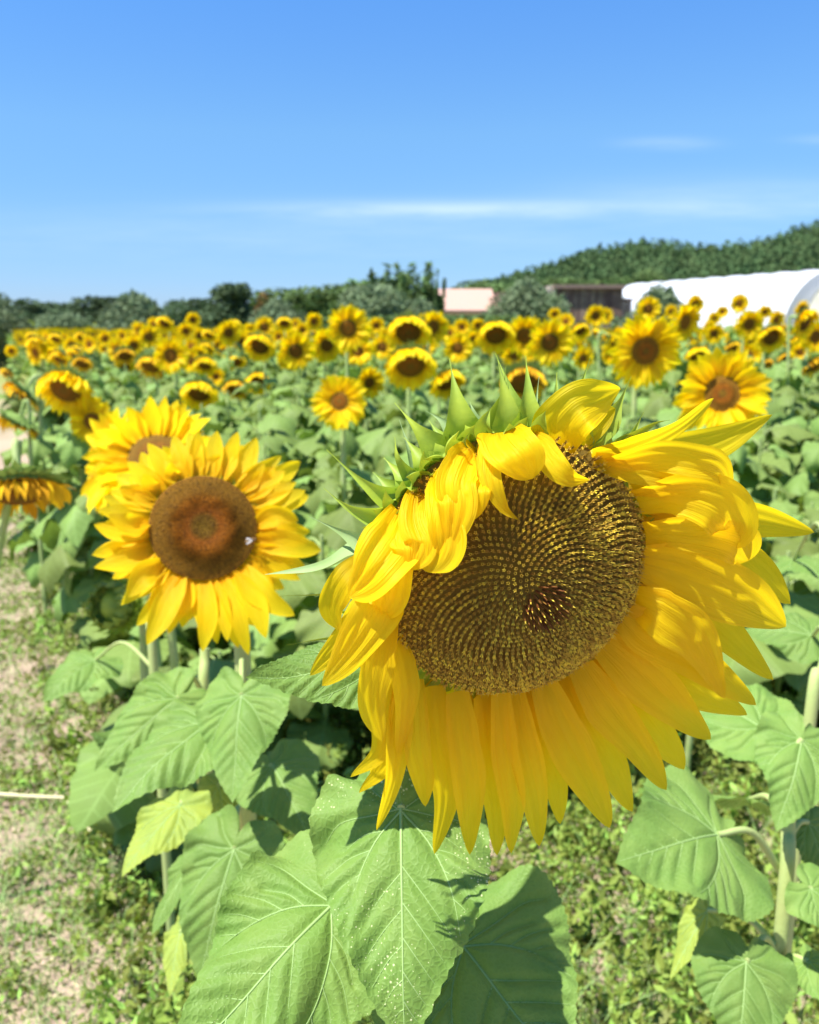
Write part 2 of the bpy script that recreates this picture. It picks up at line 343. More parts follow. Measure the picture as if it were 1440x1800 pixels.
tree_kind('brown', 3, 3, 1800, .12, M_['brownleaf'], 1)
def tree(kind, px, toppx, dist, wpx, label, cat='tree', group='trees along the far edge of the field', var=0, name=None):
    """crown top at image row toppx when seen from the path, width wpx pixels at its distance"""
    cr, tk, h, wd = kinds[kind][var % len(kinds[kind])]; b = at(px, 574, dist); H = (CAMH + (574 - toppx) / F * dist) * (1.0 if kind != 'spiky' else .93); wpx *= 1.25 if kind == 'olive' else 1.9 if kind in ('evergreen', 'broadleaf') else 1.4
    t = empty(name or {'olive': 'olive_tree', 'evergreen': 'evergreen_tree', 'broadleaf': 'broadleaf_tree', 'spiky': 'bushy_tree', 'yellow': 'yellow_shrub', 'brown': 'brown_shrub'}[kind], (b[0], b[1], 0), var * 2.1 + px)
    t.scale = (wpx / F * dist / wd,) * 2 + (H / h,); tag(t, label, cat, group)
    link('crown', cr, t); link('trunk', tk, t)
    return t
tree('evergreen', 45, 530, 70, 90, 'dark rounded evergreen tree at the left end of the far tree line')
tree('olive', -5, 528, 30, 95, 'grey green tree cut by the left edge of the photo', group='olive trees', var=1)
tree('evergreen', 105, 528, 74, 95, 'low dark evergreen tree above the yellow shrub on the left', var=1)
tree('evergreen', 165, 524, 76, 100, 'dark evergreen tree rising directly left of the big pale olive tree', var=2)
tree('olive', 108, 562, 44, 85, 'small low olive bush beside the yellow shrub at the left', 'bush', 'olive trees', 2)
tree('olive', 232, 520, 42, 125, 'large pale olive tree in the left part of the tree line', group='olive trees', var=0)
tree('evergreen', 320, 520, 70, 62, 'round topped dark tree directly right of the large pale olive tree', var=1)
tree('evergreen', 365, 530, 72, 60, 'small dark tree between two taller dark trees left of centre', var=0)
tree('evergreen', 415, 503, 66, 90, 'tall dark evergreen tree left of the brown shrub', var=2)
tree('brown', 468, 514, 60, 42, 'russet brown shrub among the dark trees left of centre', 'shrub')
tree('olive', 485, 536, 40, 100, 'low wide olive tree in front of the brown shrub', group='olive trees', var=1)
tree('broadleaf', 540, 503, 62, 105, 'bushy green tree directly right of the brown shrub', var=0)
tree('broadleaf', 600, 506, 62, 85, 'rounded green tree left of the tallest bushy tree', var=1)
tree('spiky', 690, 478, 45, 125, 'tallest bushy tree in the middle of the tree line with upright shoots')
tree('spiky', 745, 494, 44, 60, 'feathery green tree leaning beside the pink roofed building')
tree('olive', 655, 520, 36, 110, 'grey green olive tree in front of the tallest bushy tree', group='olive trees', var=2)
tree('olive', 735, 530, 36, 80, 'olive tree just left of the pink roofed building', group='olive trees', var=0)
tree('olive', 920, 506, 34, 118, 'olive tree between the pink roofed building and the brown shed', group='olive trees', var=1)
tree('olive', 1160, 510, 33, 125, 'olive tree in front of the white polytunnel right of the shed', group='olive trees', var=0)
tree('broadleaf', 1110, 484, 95, 60, 'round green tree above the shed roof at the foot of the hill', var=1)
tree('broadleaf', 1060, 490, 100, 70, 'low green tree behind the brown shed', var=0)
tree('broadleaf', 880, 500, 110, 100, 'green tree behind the olive tree at the foot of the hill', var=1)
tree('broadleaf', 975, 488, 105, 100, 'wide green tree behind and left of the brown shed', var=0)
tree('yellow', 60, 578, 48, 130, 'bright yellow green shrub below the dark trees at far left', 'shrub', None)
tree('yellow', 165, 582, 50, 100, 'second yellow green shrub below the dark evergreens at left', 'shrub', None)
# clipped green hedge behind the field
m = MB(); a = at(560, 574, 30); b = at(900, 574, 30); n = 9000
C = np.stack([a[0] + (b[0] - a[0]) * rng.random(n), 30 + rng.normal(size=n) * .3, 1.75 * rng.random(n) ** .5 + .06 * np.sin(np.arange(n) * .01)], 1); clump_quads(m, C, .08, rng.random(n)); h_ = m.build('hedge', M_['midleaf']); tag(h_, 'low green hedge behind the last flower rows below the pink roof', 'hedge')

# ------------------------------------------------------------------ hill
sil = [(760, 545), (800, 530), (850, 508), (900, 492), (960, 478), (1010, 460), (1060, 449), (1120, 440), (1200, 447), (1260, 446), (1300, 442), (1350, 428), (1400, 411), (1440, 401), (1600, 350), (1900, 320), (2400, 400)]
sx = np.array([p[0] for p in sil]); sy = np.array([p[1] for p in sil])
PX = np.linspace(760, 2400, 110); T = np.linspace(0, 1, 30); D0, D1 = 130, 270
def hill_z(px, t):
    top = CAMH + (574 - np.interp(px, sx, sy) - 9) / F * D1
    return np.maximum(0, top) * np.clip(t, 0, 1) ** .9 * (1 - .0 * t)
G = np.zeros((30, 110, 3))
for i, t in enumerate(T):
    d = D0 + (D1 - D0) * t; G[i, :, 0] = (PX - 720) / F * d; G[i, :, 1] = d; G[i, :, 2] = hill_z(PX, t) - .3
Bk = G[-1:].copy(); Bk[..., 1] += 160; Bk[..., 0] *= 1.4; Bk[..., 2] = -1
m = MB(); m.grid(np.concatenate([G, Bk])); M_['hill'] = mat('hill_ground', (.06, .09, .03), .9, .1, noise=(.05, (.12, .11, .06), .5)); tag(m.build('hill', M_['hill']), kind='structure')
m = MB(); r = np.random.default_rng(3)
for k in range(3700):
    px = 770 + 1560 * r.random(); t = r.random() ** .8; d = D0 + (D1 - D0) * t; z = float(hill_z(px, t)) - .4; hh = 2.0 + 2.6 * r.random(); ww = hh * (.35 + .35 * r.random()); x = (px - 720) / F * d
    q = 42; dd = r.normal(size=(q, 3)); dd /= np.linalg.norm(dd, axis=1)[:, None]
    cone = r.random() < .4; C = np.array([x, d, z + hh * .6]) + dd * np.array([ww, ww, hh * .5]) * (.7 + .4 * r.random((q, 1)))
    if cone: C[:, :2] = np.array([x, d]) + (C[:, :2] - np.array([x, d])) * np.clip(1.25 - (C[:, 2:3] - z) / hh, .12, 1)
    clump_quads(m, C, .48, np.clip(r.random() * .6 + .4 * r.random(q), 0, 1), 1.1)
M_['forest'] = mat('hill_forest_leaf', (.095, .155, .06), .8, .05, .15, rndamp=.7)
tag(m.build('hill_forest', M_['forest']), 'dense dark green wood covering the hill at right', 'forest', kind='stuff')

# ------------------------------------------------------------------ buildings
M_['tile'] = mat('pink_tile', (.48, .31, .25), .8, .2, noise=(2, (.50, .32, .24), .6))
M_['render'] = mat('pale_render', (.58, .48, .40), .9, .1, noise=(1, (.46, .38, .3), .6))
M_['wood'] = mat('weathered_wood', (.27, .18, .14), .85, .1, noise=(3, (.16, .10, .08), .9), rndamp=.7)
M_['woodlid'] = mat('grey_brown_felt', (.24, .17, .14), .9, .1)
M_['film'] = mat('white_polythene', (.68, .71, .75), .45, .3, .1, noise=(.6, (.70, .73, .78), .7), bump=('noise', 1.5, .5, .1))
M_['film2'] = mat('cream_polythene', (.78, .74, .64), .6, .2, .1, noise=(.8, (.66, .62, .53), .7), bump=('noise', 1.5, .5, .1))
M_['steel'] = mat('galvanised_steel', (.5, .5, .5), .4, .5)
M_['dark'] = mat('dark_opening', (.03, .025, .02), .9, .1)
def world_x(px, d): return (px - 720) / F * d
# farmhouse with pink tiled roof
d = 70; x0, x1 = world_x(773, d), world_x(905, d); b = empty('farm_building', (x0, d, 0)); tag(b, 'long low building with pink tiled roof behind the olive trees', 'building')
W = x1 - x0; hw = CAMH + (574 - 548) / F * d; hr = CAMH + (574 - 514) / F * d + .3
m = MB(); m.box((0, 0, 0), (W, 5, hw)); m.add([(0, 0, hw), (0, 5, hw), (0, 4.9, hr - .1)], [(0, 1, 2, 2)]); m.add([(W, 0, hw), (W, 4.9, hr - .1), (W, 5, hw)], [(0, 1, 2, 2)]); m.build('wall', M_['render'], b, False)
m = MB(); xs = np.linspace(-.25, W * .74, 180); zt = .05 * np.abs(np.sin(xs * 9))
m.grid(np.stack([np.stack([xs, np.full_like(xs, y), hw + (hr - hw) * (y + .3) / 5.3 + zt], 1) for y in np.linspace(-.3, 5, 14)])); m.grid(np.stack([np.stack([xs, np.full_like(xs, y), hw - .15 + (hr - hw) * (y + .3) / 5.3 + 0 * zt], 1) for y in (-.3, 5)])); m.build('roof', M_['tile'], b, False)
m = MB(); m.box((W * .745, -.3, hw - .12), (W + .3, 5.1, hr - .45), 0); m.build('wooden_lean_to', M_['wood'], b, False)
for k in range(2):
    m = MB(); m.box((1 + 2.2 * k, -.04, 1), (1.8 + 2.2 * k, .02, 2.1)); m.build('window', M_['dark'], b, False)
# plank shed
d = 40; x0, x1 = world_x(972, d), world_x(1084, d); b = empty('wooden_shed', (x0, d, 0)); tag(b, 'brown plank shed with flat roof in front of the wooded hill', 'shed')
W = x1 - x0; H = CAMH + (574 - 511) / F * d
m = MB(); n = 19; r = random.Random(4)
for k in range(n):
    a0 = W * k / n; m.box((a0, r.uniform(-.015, .015), 0), (a0 + W / n - .015, .06, H + r.uniform(-.03, .0)), 0, r.random())
for k in range(12): m.box((W - .05, .08 + k * .25, 0), (W + .01, .08 + k * .25 + .23, H), 0, r.random()); m.box((-.01, .08 + k * .25, 0), (.05, .08 + k * .25 + .23, H), 0, r.random())
m.box((0.1, 3.02, 0), (W - .1, 3.08, H), 0); m.box((.05, .065, 0), (W - .06, .075, H), 0, 0); m.build('plank_wall', M_['wood'], b, False)
m = MB(); m.box((-.22, -.2, H), (W + .05, 3.3, H + .17)); m.build('roof', M_['woodlid'], b, False)
m = MB(); m.box((-.42, -.1, H - .22), (-.05, .5, H + .12)); m.build('gutter_box', M_['render'], b, False)
m = MB(); 
for k in range(5): m.box((W + .03 + k * .1, .4, 0), (W + .11 + k * .1, .46, H - .5), 0, r.random() * .4)
m.box((W + .02, .3, H - .5), (W + .6, 1.4, H - .42), 0, .2); m.build('side_bay', M_['wood'], b, False)
# polytunnels
def tunnel(nm, A, Bp, wd, h, matr, label, ribs=9, extra=0):
    b = empty(nm, (A[0], A[1], 0)); tag(b, label, 'polytunnel'); ax = np.array([Bp[0] - A[0], Bp[1] - A[1], 0.]); Ln = np.linalg.norm(ax); ax /= Ln; sd = np.array([ax[1], -ax[0], 0])
    m = MB(); th = np.linspace(0, math.pi, 21); S = np.linspace(0, Ln, 60)
    def arch(s, k=1.0): sag = 1 - .003 * abs(math.sin(s / Ln * math.pi * ribs)); return np.array([ax * s + sd * math.cos(t) * wd / 2 * k * (1 if math.sin(t) > .2 else 1) + np.array([0, 0, (math.sin(t) ** .75) * h * sag * k]) for t in th])
    m.grid(np.stack([arch(s) for s in S])); m.build('film_cover', matr, b)
    for e, s in ((0, .0), (1, Ln)):
        a = arch(s, .995); mm = MB(); c = np.array([ax * s]); mm.add(np.vstack([a, c]), [(k, k + 1, 21, 21) for k in range(20)]); mm.build('end_wall', matr, b)
    for k in range(ribs + 1):
        mm = MB(); mm.tube(arch(Ln * k / ribs, 1.004), .03, 6); mm.build('hoop', M_['steel'], b)
    return b
A = (world_x(1455, 46), 46); Bp = (world_x(1118, 62), 62)
tunnel('polytunnel', A, Bp, 7.5, 4.4, M_['film'], 'long white plastic covered polytunnel below the wooded hill')
tunnel('polytunnel', (world_x(1600, 36), 35), (world_x(1780, 50), 52), 10.5, 5.0, M_['film2'], 'cream polytunnel with rounded end at the right edge of the photo', 7)
d = 50; m = MB(); tunnel('polytunnel', (world_x(1083, 52), 52), (world_x(1122, 53), 52.2), 3, 3.2, M_['film'], 'small white polytunnel showing just right of the brown shed', 3)

# ------------------------------------------------------------------ leaves
LT = np.array([0, 8, 20, 40, 60, 90, 120, 145, 165, 180.]); LR = np.array([1, .85, .70, .60, .56, .52, .45, .37, .27, .12])
def outline(th, tooth=0, nt=30):
    a = np.abs(np.degrees(th)); r = np.interp(a, LT, LR)
    if tooth:
        ph = (a / 180) ** .85 * nt; fr = ph - np.floor(ph); r = r * (1 + tooth * (fr - .4) * (a > 4) * (a < 165))
    return r
def smooth_outline(th, tooth, nt):
    k = [outline(th + o) for o in (-.08, -.04, 0, .04, .08)]; base = np.mean(k, 0)
    a = np.degrees(np.abs(th)); near = np.clip(1 - a / 6, 0, 1); base = base * (1 - near) + outline(th) * near
    ph = (a / 180) ** .85 * nt; fr = ph - np.floor(ph); return base * (1 + tooth * (fr - .4) * (a > 4) * (a < 168))
VEINS = []
def vein_set(wx):
    vs = [([(0, 0), (0, .5), (.004, .97)], 1.0)]
    for s in (-1, 1):
        vs.append(([(0, .01), (.16 * s, .16), (.27 * s, .36), (.32 * s, .60)], .62))
        vs.append(([(0, .0), (.16 * s, .02), (.36 * s, .03), (.47 * s, .10)], .42))
        vs.append(([(.02 * s, 0), (.16 * s, -.10), (.25 * s, -.22)], .3))
        for y0, ln in ((.27, .27), (.42, .24), (.56, .18), (.69, .12), (.80, .07)):
            vs.append(([(0, y0 + .015 * s), (ln * .45 * s, y0 + ln * .42), (ln * s * .92, y0 + ln * .95)], .34))
        for (x, y), (u, v) in (((.10, .10), (.34, .14)), ((.17, .18), (.44, .26)), ((.23, .28), (.45, .40)), ((.28, .40), (.42, .53))):
            vs.append(([(x * s, y), ((x + u) / 2 * s, (y + v) / 2 - .01), (u * s, v + .03)], .26))
    return [(np.array(p) * [wx, 1], w) for p, w in vs]
def leaf_mesh(name, mats, rings=34, segs=260, wx=.9, fold=.25, droop=.6, wave=.03, seed=0, tooth=.03, veins=True, bulge=.02, cup=0, skew=0):
    """unit leaf: petiole joint at the origin, tip at +Y, upper face +Z; droop = total lengthwise bend in radians"""
    r = np.random.default_rng(seed); th = np.linspace(-math.pi, math.pi, segs + 1); s = np.linspace(0, 1, rings + 1) ** .9
    ro = smooth_outline(th, tooth, 34); ro = ro * (1 + .03 * np.sin(th * 3 + seed) + .02 * np.sin(th * 5 + seed * 2))
    X = (s[:, None] * ro * np.sin(th)) * wx; Y = s[:, None] * ro * np.cos(th); X = X * np.where(X > 0, 1 + skew, 1 - skew)
    vs = vein_set(wx); ph = r.random(4) * 6.28
    def zf(X, Y, S):
        q = X * X + Y * Y
        return (-fold * np.abs(X) ** 1.35 + cup * X * X + wave * np.sin(X * 9 + ph[0]) * np.sin(Y * 8 + ph[1]) * np.sqrt(q) + wave * 1.5 * S ** 3 * np.sin(np.arctan2(X, Y) * 5 + ph[2])
                + wave * .8 * S ** 4 * np.sin(np.arctan2(X, Y) * 11 + ph[3]))
    def bend(P):
        x, y, z = P[..., 0], P[..., 1], P[..., 2]; k = droop if abs(droop) > 1e-3 else 1e-3
        yy = np.clip(y, -.4, 2); a = k * yy
        return np.stack([x, np.sin(a) / k + z * np.sin(a), -(1 - np.cos(a)) / k + z * np.cos(a)], -1)
    Z = zf(X, Y, s[:, None] + 0 * X)
    if veins:
        D = np.full(X.shape, 9.); 
        for p, wv in vs:
            q = interp(p, 9)
            for a, b in zip(q[:-1], q[1:]):
                ab = b - a; t = np.clip(((X - a[0]) * ab[0] + (Y - a[1]) * ab[1]) / (ab @ ab), 0, 1); D = np.minimum(D, np.hypot(X - a[0] - t * ab[0], Y - a[1] - t * ab[1]) / (.6 + .4 * wv))
        Z = Z + bulge * (1 - np.exp(-(D / .035) ** 2))
    P = bend(np.stack([X, Y, Z], -1)); m = MB()
    m.grid(P[:, ::-1], np.stack([X, Y], -1)[:, ::-1])
    if veins:
        def surf(x, y):
            t = math.atan2(x, y); ro_ = float(np.interp(t, th, ro)); S = min(1, math.hypot(x / wx * 1.0, y) / max(ro_, 1e-3)) ; return float(zf(np.array(x), np.array(y), S))
        for p, wv in vs:
            q = interp(p, 14); keep = []
            for a in q:
                t = math.atan2(a[0] / wx, a[1]); lim = float(np.interp(t, th, ro)) * .97
                if math.hypot(a[0] / wx, a[1]) < lim: keep.append(a)
            if len(keep) < 3: continue
            q = np.array(keep); z = np.array([surf(a[0], a[1]) for a in q]); pts = bend(np.stack([q[:, 0] * np.where(q[:, 0] > 0, 1 + skew, 1 - skew), q[:, 1], z + .001], -1))
            m.tube(pts, np.linspace(.0082, .0018, len(q)) * (wv ** .8), 6, 1, cap=False)
    return m.mesh(name, mats)
_lc = {}
def leaf_var(key, **kw):
    if key not in _lc: _lc[key] = leaf_mesh(**kw)
    return _lc[key]
def frame(Bp, Tp, Nn, s=1.0):
    y = unit(Tp - Bp); z = unit(np.asarray(Nn, float) - y * np.dot(Nn, y)); x = np.cross(y, z); Lg = np.linalg.norm(Tp - Bp)
    return x, y, z, Lg
def place(o, Bp, Tp, Nn, droop, origin, k=1.0):
    """put a unit leaf object so that its joint is at Bp and its bent tip at Tp"""
    ang = droop; ty = math.sin(ang) / ang if abs(ang) > 1e-3 else 1; tz = -(1 - math.cos(ang)) / ang if abs(ang) > 1e-3 else 0
    ch = math.hypot(ty, tz); x, y, z, Lg = frame(Bp, Tp, Nn); a = math.atan2(tz, ty)
    y2 = y * math.cos(a) + -z * math.sin(a) if False else y * math.cos(-a) + z * math.sin(-a); z2 = np.cross(x, y2); S = Lg / ch * k
    Mx = Matrix(((x[0] * S, y2[0] * S, z2[0] * S, Bp[0] - origin[0]), (x[1] * S, y2[1] * S, z2[1] * S, Bp[1] - origin[1]), (x[2] * S, y2[2] * S, z2[2] * S, Bp[2] - origin[2]), (0, 0, 0, 1)))
    o.matrix_local = Mx
# low-detail unit leaves for the field
LOWV = []
for k in range(4):
    LOWV.append(dict(fold=.35 + .1 * k, droop=.9 + .15 * k, wx=.86 + .05 * k, seed=k))
def low_leaf_arrays(k, rings, segs):
    q = LOWV[k]; me = leaf_mesh('tmp', [], rings, segs, q['wx'], q['fold'], q['droop'], .05, q['seed'], 0 if segs < 50 else .05, False)
    n = len(me.vertices); V = np.empty(n * 3); me.vertices.foreach_get('co', V); V = V.reshape(-1, 3); Fc = np.array([tuple(p.vertices) if len(p.vertices) == 4 else tuple(p.vertices) + (p.vertices[2],) for p in me.polygons])
    uv = np.zeros((n, 2)); li = np.empty(len(me.loops), int); me.loops.foreach_get('vertex_index', li); u = np.empty(len(me.loops) * 2); me.uv_layers[0].data.foreach_get('uv', u); uv[li] = u.reshape(-1, 2)
    bpy.data.meshes.remove(me); return V, Fc, uv
LOW = [low_leaf_arrays(k, 3, 18) for k in range(4)]; MID = [low_leaf_arrays(k, 7, 60) for k in range(4)]
def rotz(a): c, s = math.cos(a), math.sin(a); return np.array([[c, -s, 0], [s, c, 0], [0, 0, 1.]])
def rotx(a): c, s = math.cos(a), math.sin(a); return np.array([[1, 0, 0], [0, c, -s], [0, s, c]])
def roty(a): c, s = math.cos(a), math.sin(a); return np.array([[c, 0, s], [0, 1, 0], [-s, 0, c]])
def add_leaf(m, z, az, Lg, pitch, k, src, mt=0, pm=1, H=1, r=random):
    """petiole + blade added to a foliage mesh; az = compass direction, pitch = droop of the blade"""
    V, Fc, uv = src[k]; pl = Lg * (.45 + .25 * r.random()); A = rotz(az)
    e = np.array([0, pl * .85, pl * .42]); pts = [np.array([0, 0, z]), np.array([0, pl * .45, z + pl * .36]), np.array([0, pl * .85, z + pl * .42])]
    pts = [A @ p for p in pts]; m.tube(interp(pts, 5), [.005, .0045, .004, .0035, .003], 5, pm, cap=False)
    T = A @ roty(r.uniform(-.35, .35)) @ rotx(-pitch); m.add((V * Lg) @ T.T + pts[-1], Fc, uv, mt, r.random())
def foliage(seed, H, n=13, src=LOW, base=.12, size=.29):
    r = random.Random(seed); m = MB(); a = r.random() * 6.28
    for i in range(n):
        t = (i + .5) / n; a += 2.4 + r.uniform(-.3, .3); z = H * (base + (.95 - base) * t ** .9)
        Lg = size * (1 - .5 * max(0, t - .6) / .4) * (.75 + .4 * r.random()) * (.6 + .4 * min(1, t * 3)); add_leaf(m, z, a, Lg, r.uniform(-.1, .65) + (.3 if t < .5 else 0), r.randrange(4), src, r=r)
    return m.mesh('foliage', [M_['leafF'], M_['stem']])

# ------------------------------------------------------------------ ribbons: ray florets and bracts
def ribbon(m, pts, width, normal, roll=(0,), nu=11, nv=22, cup=.12, ridge=.03, peak=.45, tipp=3.0, basew=.42, mt=0, notch=0, seed=0, curl=0, tipw=0, acum=0):
    """a petal: centre line pts, half-width profile, surface normal hint (vector or one per point), roll in degrees"""
    r = np.random.default_rng(seed); P = interp(pts, nv); T = np.gradient(P, axis=0); T /= np.linalg.norm(T, axis=1)[:, None] + 1e-12
    Nn = np.asarray(normal, float); Nn = np.repeat(Nn[None], nv, 0) if Nn.ndim == 1 else interp(Nn, nv)
    ro = np.radians(interp(np.asarray(roll, float), nv)[:, 0]) if len(roll) > 1 else np.full(nv, math.radians(roll[0]))
    v = np.linspace(0, 1, nv); u = np.linspace(-1, 1, nu)
    wv = np.minimum(1, basew + (1 - basew) * np.sin(np.clip(v / peak, 0, 1) * math.pi / 2)) * (np.clip(1 - v ** tipp, 0, 1) ** .75 * (1 - tipw) + tipw * np.clip((1 - v) * 12, 0, 1) ** .5)
    if acum: wv = np.where(v < .22, .72 + .28 * np.sin(v / .22 * 1.57), np.clip(1 - (v - .22) / .78, 0, 1) ** (1.5 * acum)); wv = np.clip(wv, 0.02, 1)
    h = width / 2 * wv; O = np.zeros((nv, nu, 3)); ph = r.random(3) * 6.28
    for i in range(nv):
        n = unit(Nn[i] - T[i] * Nn[i].dot(T[i])); s = np.cross(T[i], n); n2 = n * math.cos(ro[i]) + s * math.sin(ro[i]); s2 = s * math.cos(ro[i]) - n * math.sin(ro[i])
        dz = cup * width * u * u * (1 - .3 * v[i]) * (1 + curl * v[i]) + ridge * width * np.cos(u * math.pi * 3.5 + ph[0]) * min(1, v[i] * 4) * (1 - v[i] ** 6) * .5 + .03 * width * np.sin(v[i] * 7 + ph[1] + u * 1.5) * (np.abs(u) ** 2) * 1.4
        sd = 1 + .07 * np.sin(v[i] * 8 + ph[1]) * (u > 0) * (v[i] > .3) + .07 * np.sin(v[i] * 10 + ph[2]) * (u < 0) * (v[i] > .3)
        O[i] = P[i] + np.outer(u * h[i] * sd, s2) + np.outer(dz * min(1, wv[i] * 1.3), n2)
        if notch and i == nv - 1: pass
    uv = np.zeros((nv, nu, 2)); uv[..., 0] = u * .5 + .5; uv[..., 1] = v[:, None]; m.grid(O, uv, mt, rnd=float(r.random()))

# ------------------------------------------------------------------ generic flower heads in a local frame (+Z faces out, +Y is up)
def head_meshes(kind, seed, hi=False):
    r = random.Random(seed); Rd, Lp, n = .058, .075, 30
    lift, grav, topfold, pit = .18, .35, 0, 0
    pm, dm = M_['petalfar'], M_['disc']
    if kind == 'open': Rd = .050; Lp = .084; n = 34
    if kind == 'small': Rd = .034; Lp = .070; n = 30
    if kind == 'big': Rd = .062; Lp = .088; n = 52; lift = .3; dm = M_['discdark']
    if kind == 'nod': Rd = .066; Lp = .068; n = 36; grav = 1.3; dm = M_['discdark']
    if kind == 'old': Rd = .070; Lp = .058; n = 34; grav = 1.6; pm = M_['wither']; dm = M_['discdark']
    if kind == 'young': Rd = .035; Lp = .070; n = 30; lift = .3
    if kind == 'bud': Rd = .030; Lp = .040; n = 24; lift = 1.3; grav = 0; pm = M_['leafY']
    dome = .35 if kind in ('nod', 'old') else .7 if kind == 'bud' else .12
    a_ = {'nod': .75, 'old': .9}.get(kind, .12); G = np.array([0, -math.cos(a_), math.sin(a_)])   # gravity seen from the tilted head
    m = MB(); rows = 2 if kind != 'old' else 1
    for row in range(rows):
        for i in range(n):
            a = (i + .5 * row + r.uniform(-.25, .25)) / n * 2 * math.pi; rad = np.array([math.cos(a), math.sin(a), 0]); Lg = Lp * r.uniform(.8, 1.18); p = rad * Rd * .95 + np.array([0, 0, -.004 - .006 * row]); pts = [p.copy()]
            li = lift + r.uniform(-.4, .45) + (0 if row == 0 else -.15); gg = grav * r.uniform(.6, 1.3)
            fold_ = kind in ('nod', 'old') and rad[1] > .05
            if fold_: li = 1.5 * min(1, rad[1] * 1.6) + r.uniform(-.2, .3); gg *= .9; Lg *= 1.15
            for k in range(5):
                t = (k + .5) / 5; d = unit(rad * (1 - (1.1 if fold_ else 1.9 if kind == 'bud' else .1) * t) + np.array([0, 0, li * (1 - .3 * t)]) + G * gg * t * t * (1.5 if kind in ('nod', 'old') else 1) + np.array([0, 0, r.uniform(-.1, .1)])); p = p + d * Lg / 5; pts.append(p.copy())
            ribbon(m, pts, Lg * r.uniform(.36, .50) * (1 if kind != 'old' else .8), (0, 0, 1) if not fold_ else (0, .5, .9) if kind != 'bud' else -rad, (r.uniform(-25, 25),) if kind != 'old' else (0, r.uniform(-70, 70)), 5, 8 if not hi else 14, .15, .02, .5, 2.6, .5, seed=seed * 97 + i + row * 50)
    pet = m.mesh('petal_ring', [pm])
    m = MB(); rr = np.linspace(0, 1, 13); th = np.linspace(0, 2 * math.pi, 33)[:-1]; P = np.zeros((13, 32, 3))
    for i, q in enumerate(rr):
        z = dome * Rd * (1 - q * q) + (-.06 * Rd * math.exp(-(q / .3) ** 2) if kind not in ('nod', 'old') else 0); P[i] = np.stack([q * Rd * np.cos(th), q * Rd * np.sin(th), np.full(32, z)], 1)
    uv = P[..., :2] / Rd; m.grid(P, uv, 0, True)
    if kind == 'bud':
        for p in m.v: p[:, 2] += .004
    k = 900 if hi else 260
    for i in range(k):   # florets standing up from the disc face
        q = math.sqrt((i + .5) / k) * .97; a = i * 2.39996; c = np.array([q * Rd * math.cos(a), q * Rd * math.sin(a), dome * Rd * (1 - q * q) - .001]); s = Rd * .95 / math.sqrt(k) ; hgt = Rd * (.035 + .05 * math.exp(-((q - .55) / .16) ** 2))
        V = [c + np.array([dx * s, dy * s, 0]) for dx, dy in ((-1, -1), (1, -1), (1, 1), (-1, 1))] + [c + np.array([q * math.cos(a), q * math.sin(a), 0]) * hgt * .5 + np.array([0, 0, hgt])]
        m.add(V, [(0, 1, 4, 4), (1, 2, 4, 4), (2, 3, 4, 4), (3, 0, 4, 4)], np.array([c[:2] / Rd] * 5))
    disc = m.mesh('seed_disc', [dm if kind not in ('bud', 'young') else (M_['bract'] if kind == 'bud' else M_['disc'])])
    m = MB(); prof = [(1.02, -.002), (1.0, -.012), (.8, -.30 * Rd), (.45, -.45 * Rd), (.16, -.52 * Rd), (.12, -.6 * Rd)]
    m.grid(np.stack([np.stack([Rd * a * np.cos(th), Rd * a * np.sin(th), np.full(32, z)], 1) for a, z in prof]), None, 0, True)
    nb = 22
    for i in range(nb * 2):
        a = (i + r.uniform(-.3, .3)) / nb * math.pi; rad = np.array([math.cos(a), math.sin(a), 0]); Lb = Rd * r.uniform(.6, .95) * (1 if kind != 'bud' else 1.5); z0 = -.006 - .010 * (i % 2); up = {'bud': .9}.get(kind, r.uniform(-.3, .2))
        ribbon(m, [rad * Rd * .92 + np.array([0, 0, z0]), rad * (Rd + Lb * .4) + np.array([0, 0, z0 + Lb * .2 * up]), rad * (Rd + Lb * (.9 if kind != 'bud' else .5)) + np.array([0, 0, z0 + Lb * .7 * up])], Rd * .42, (0, 0, -1), (0,), 3, 6, .2, 0, .3, 1.6, .8, acum=1.0, seed=i)
    cal = m.mesh('flower_head', [M_['calyx'] if kind != 'bud' else M_['bract']])
    return cal, pet, disc, Rd
HEADS = {}
def heads(kind, k):
    key = (kind, k)
    if key not in HEADS: HEADS[key] = head_meshes(kind, 11 * k + len(kind) * 7 + ord(kind[0]))
    return HEADS[key]
FOL = {}
def fol(k, lvl=0):
    if (k, lvl) not in FOL: FOL[(k, lvl)] = foliage(50 + k, 1.0, 15 if lvl == 0 else 14, LOW if lvl == 0 else MID)
    return FOL[(k, lvl)]
def head_matrix(c, facing, roll=0, s=1.0):
    z = unit(facing); x = unit(np.cross([0, 0, 1.], z)); y = np.cross(z, x); x, y = x * math.cos(roll) + y * math.sin(roll), y * math.cos(roll) - x * math.sin(roll)
    return Matrix([[x[i] * s, y[i] * s, z[i] * s, c[i]] for i in range(3)] + [[0, 0, 0, 1]])
def plant_stem(root_loc, C, facing, Rd, rad=.011, name='stem', parent=None, matr='stem', foot=None):
    back = C - unit(facing) * Rd * .5; nk = C - unit(facing) * Rd * 1.3 + np.array([0, 0, .02]); hz = C[2] - root_loc[2]
    b = np.array(root_loc, float) if foot is None else np.array(foot, float)
    pts = [b - [0, 0, .03], b + (nk - b) * .35 + [.01, 0, 0], b + (nk - b) * .7 - np.array([.0, 0, 0]), nk + np.array([0, 0, -.06]) - unit(facing) * .03, nk, back]
    m = MB(); m.tube(interp(np.array(pts) - np.array(root_loc), 20), np.linspace(rad * 1.15, rad * .75, 20), 8); return m.build(name, M_[matr], parent)
GROUP = 'sunflowers growing in the field'
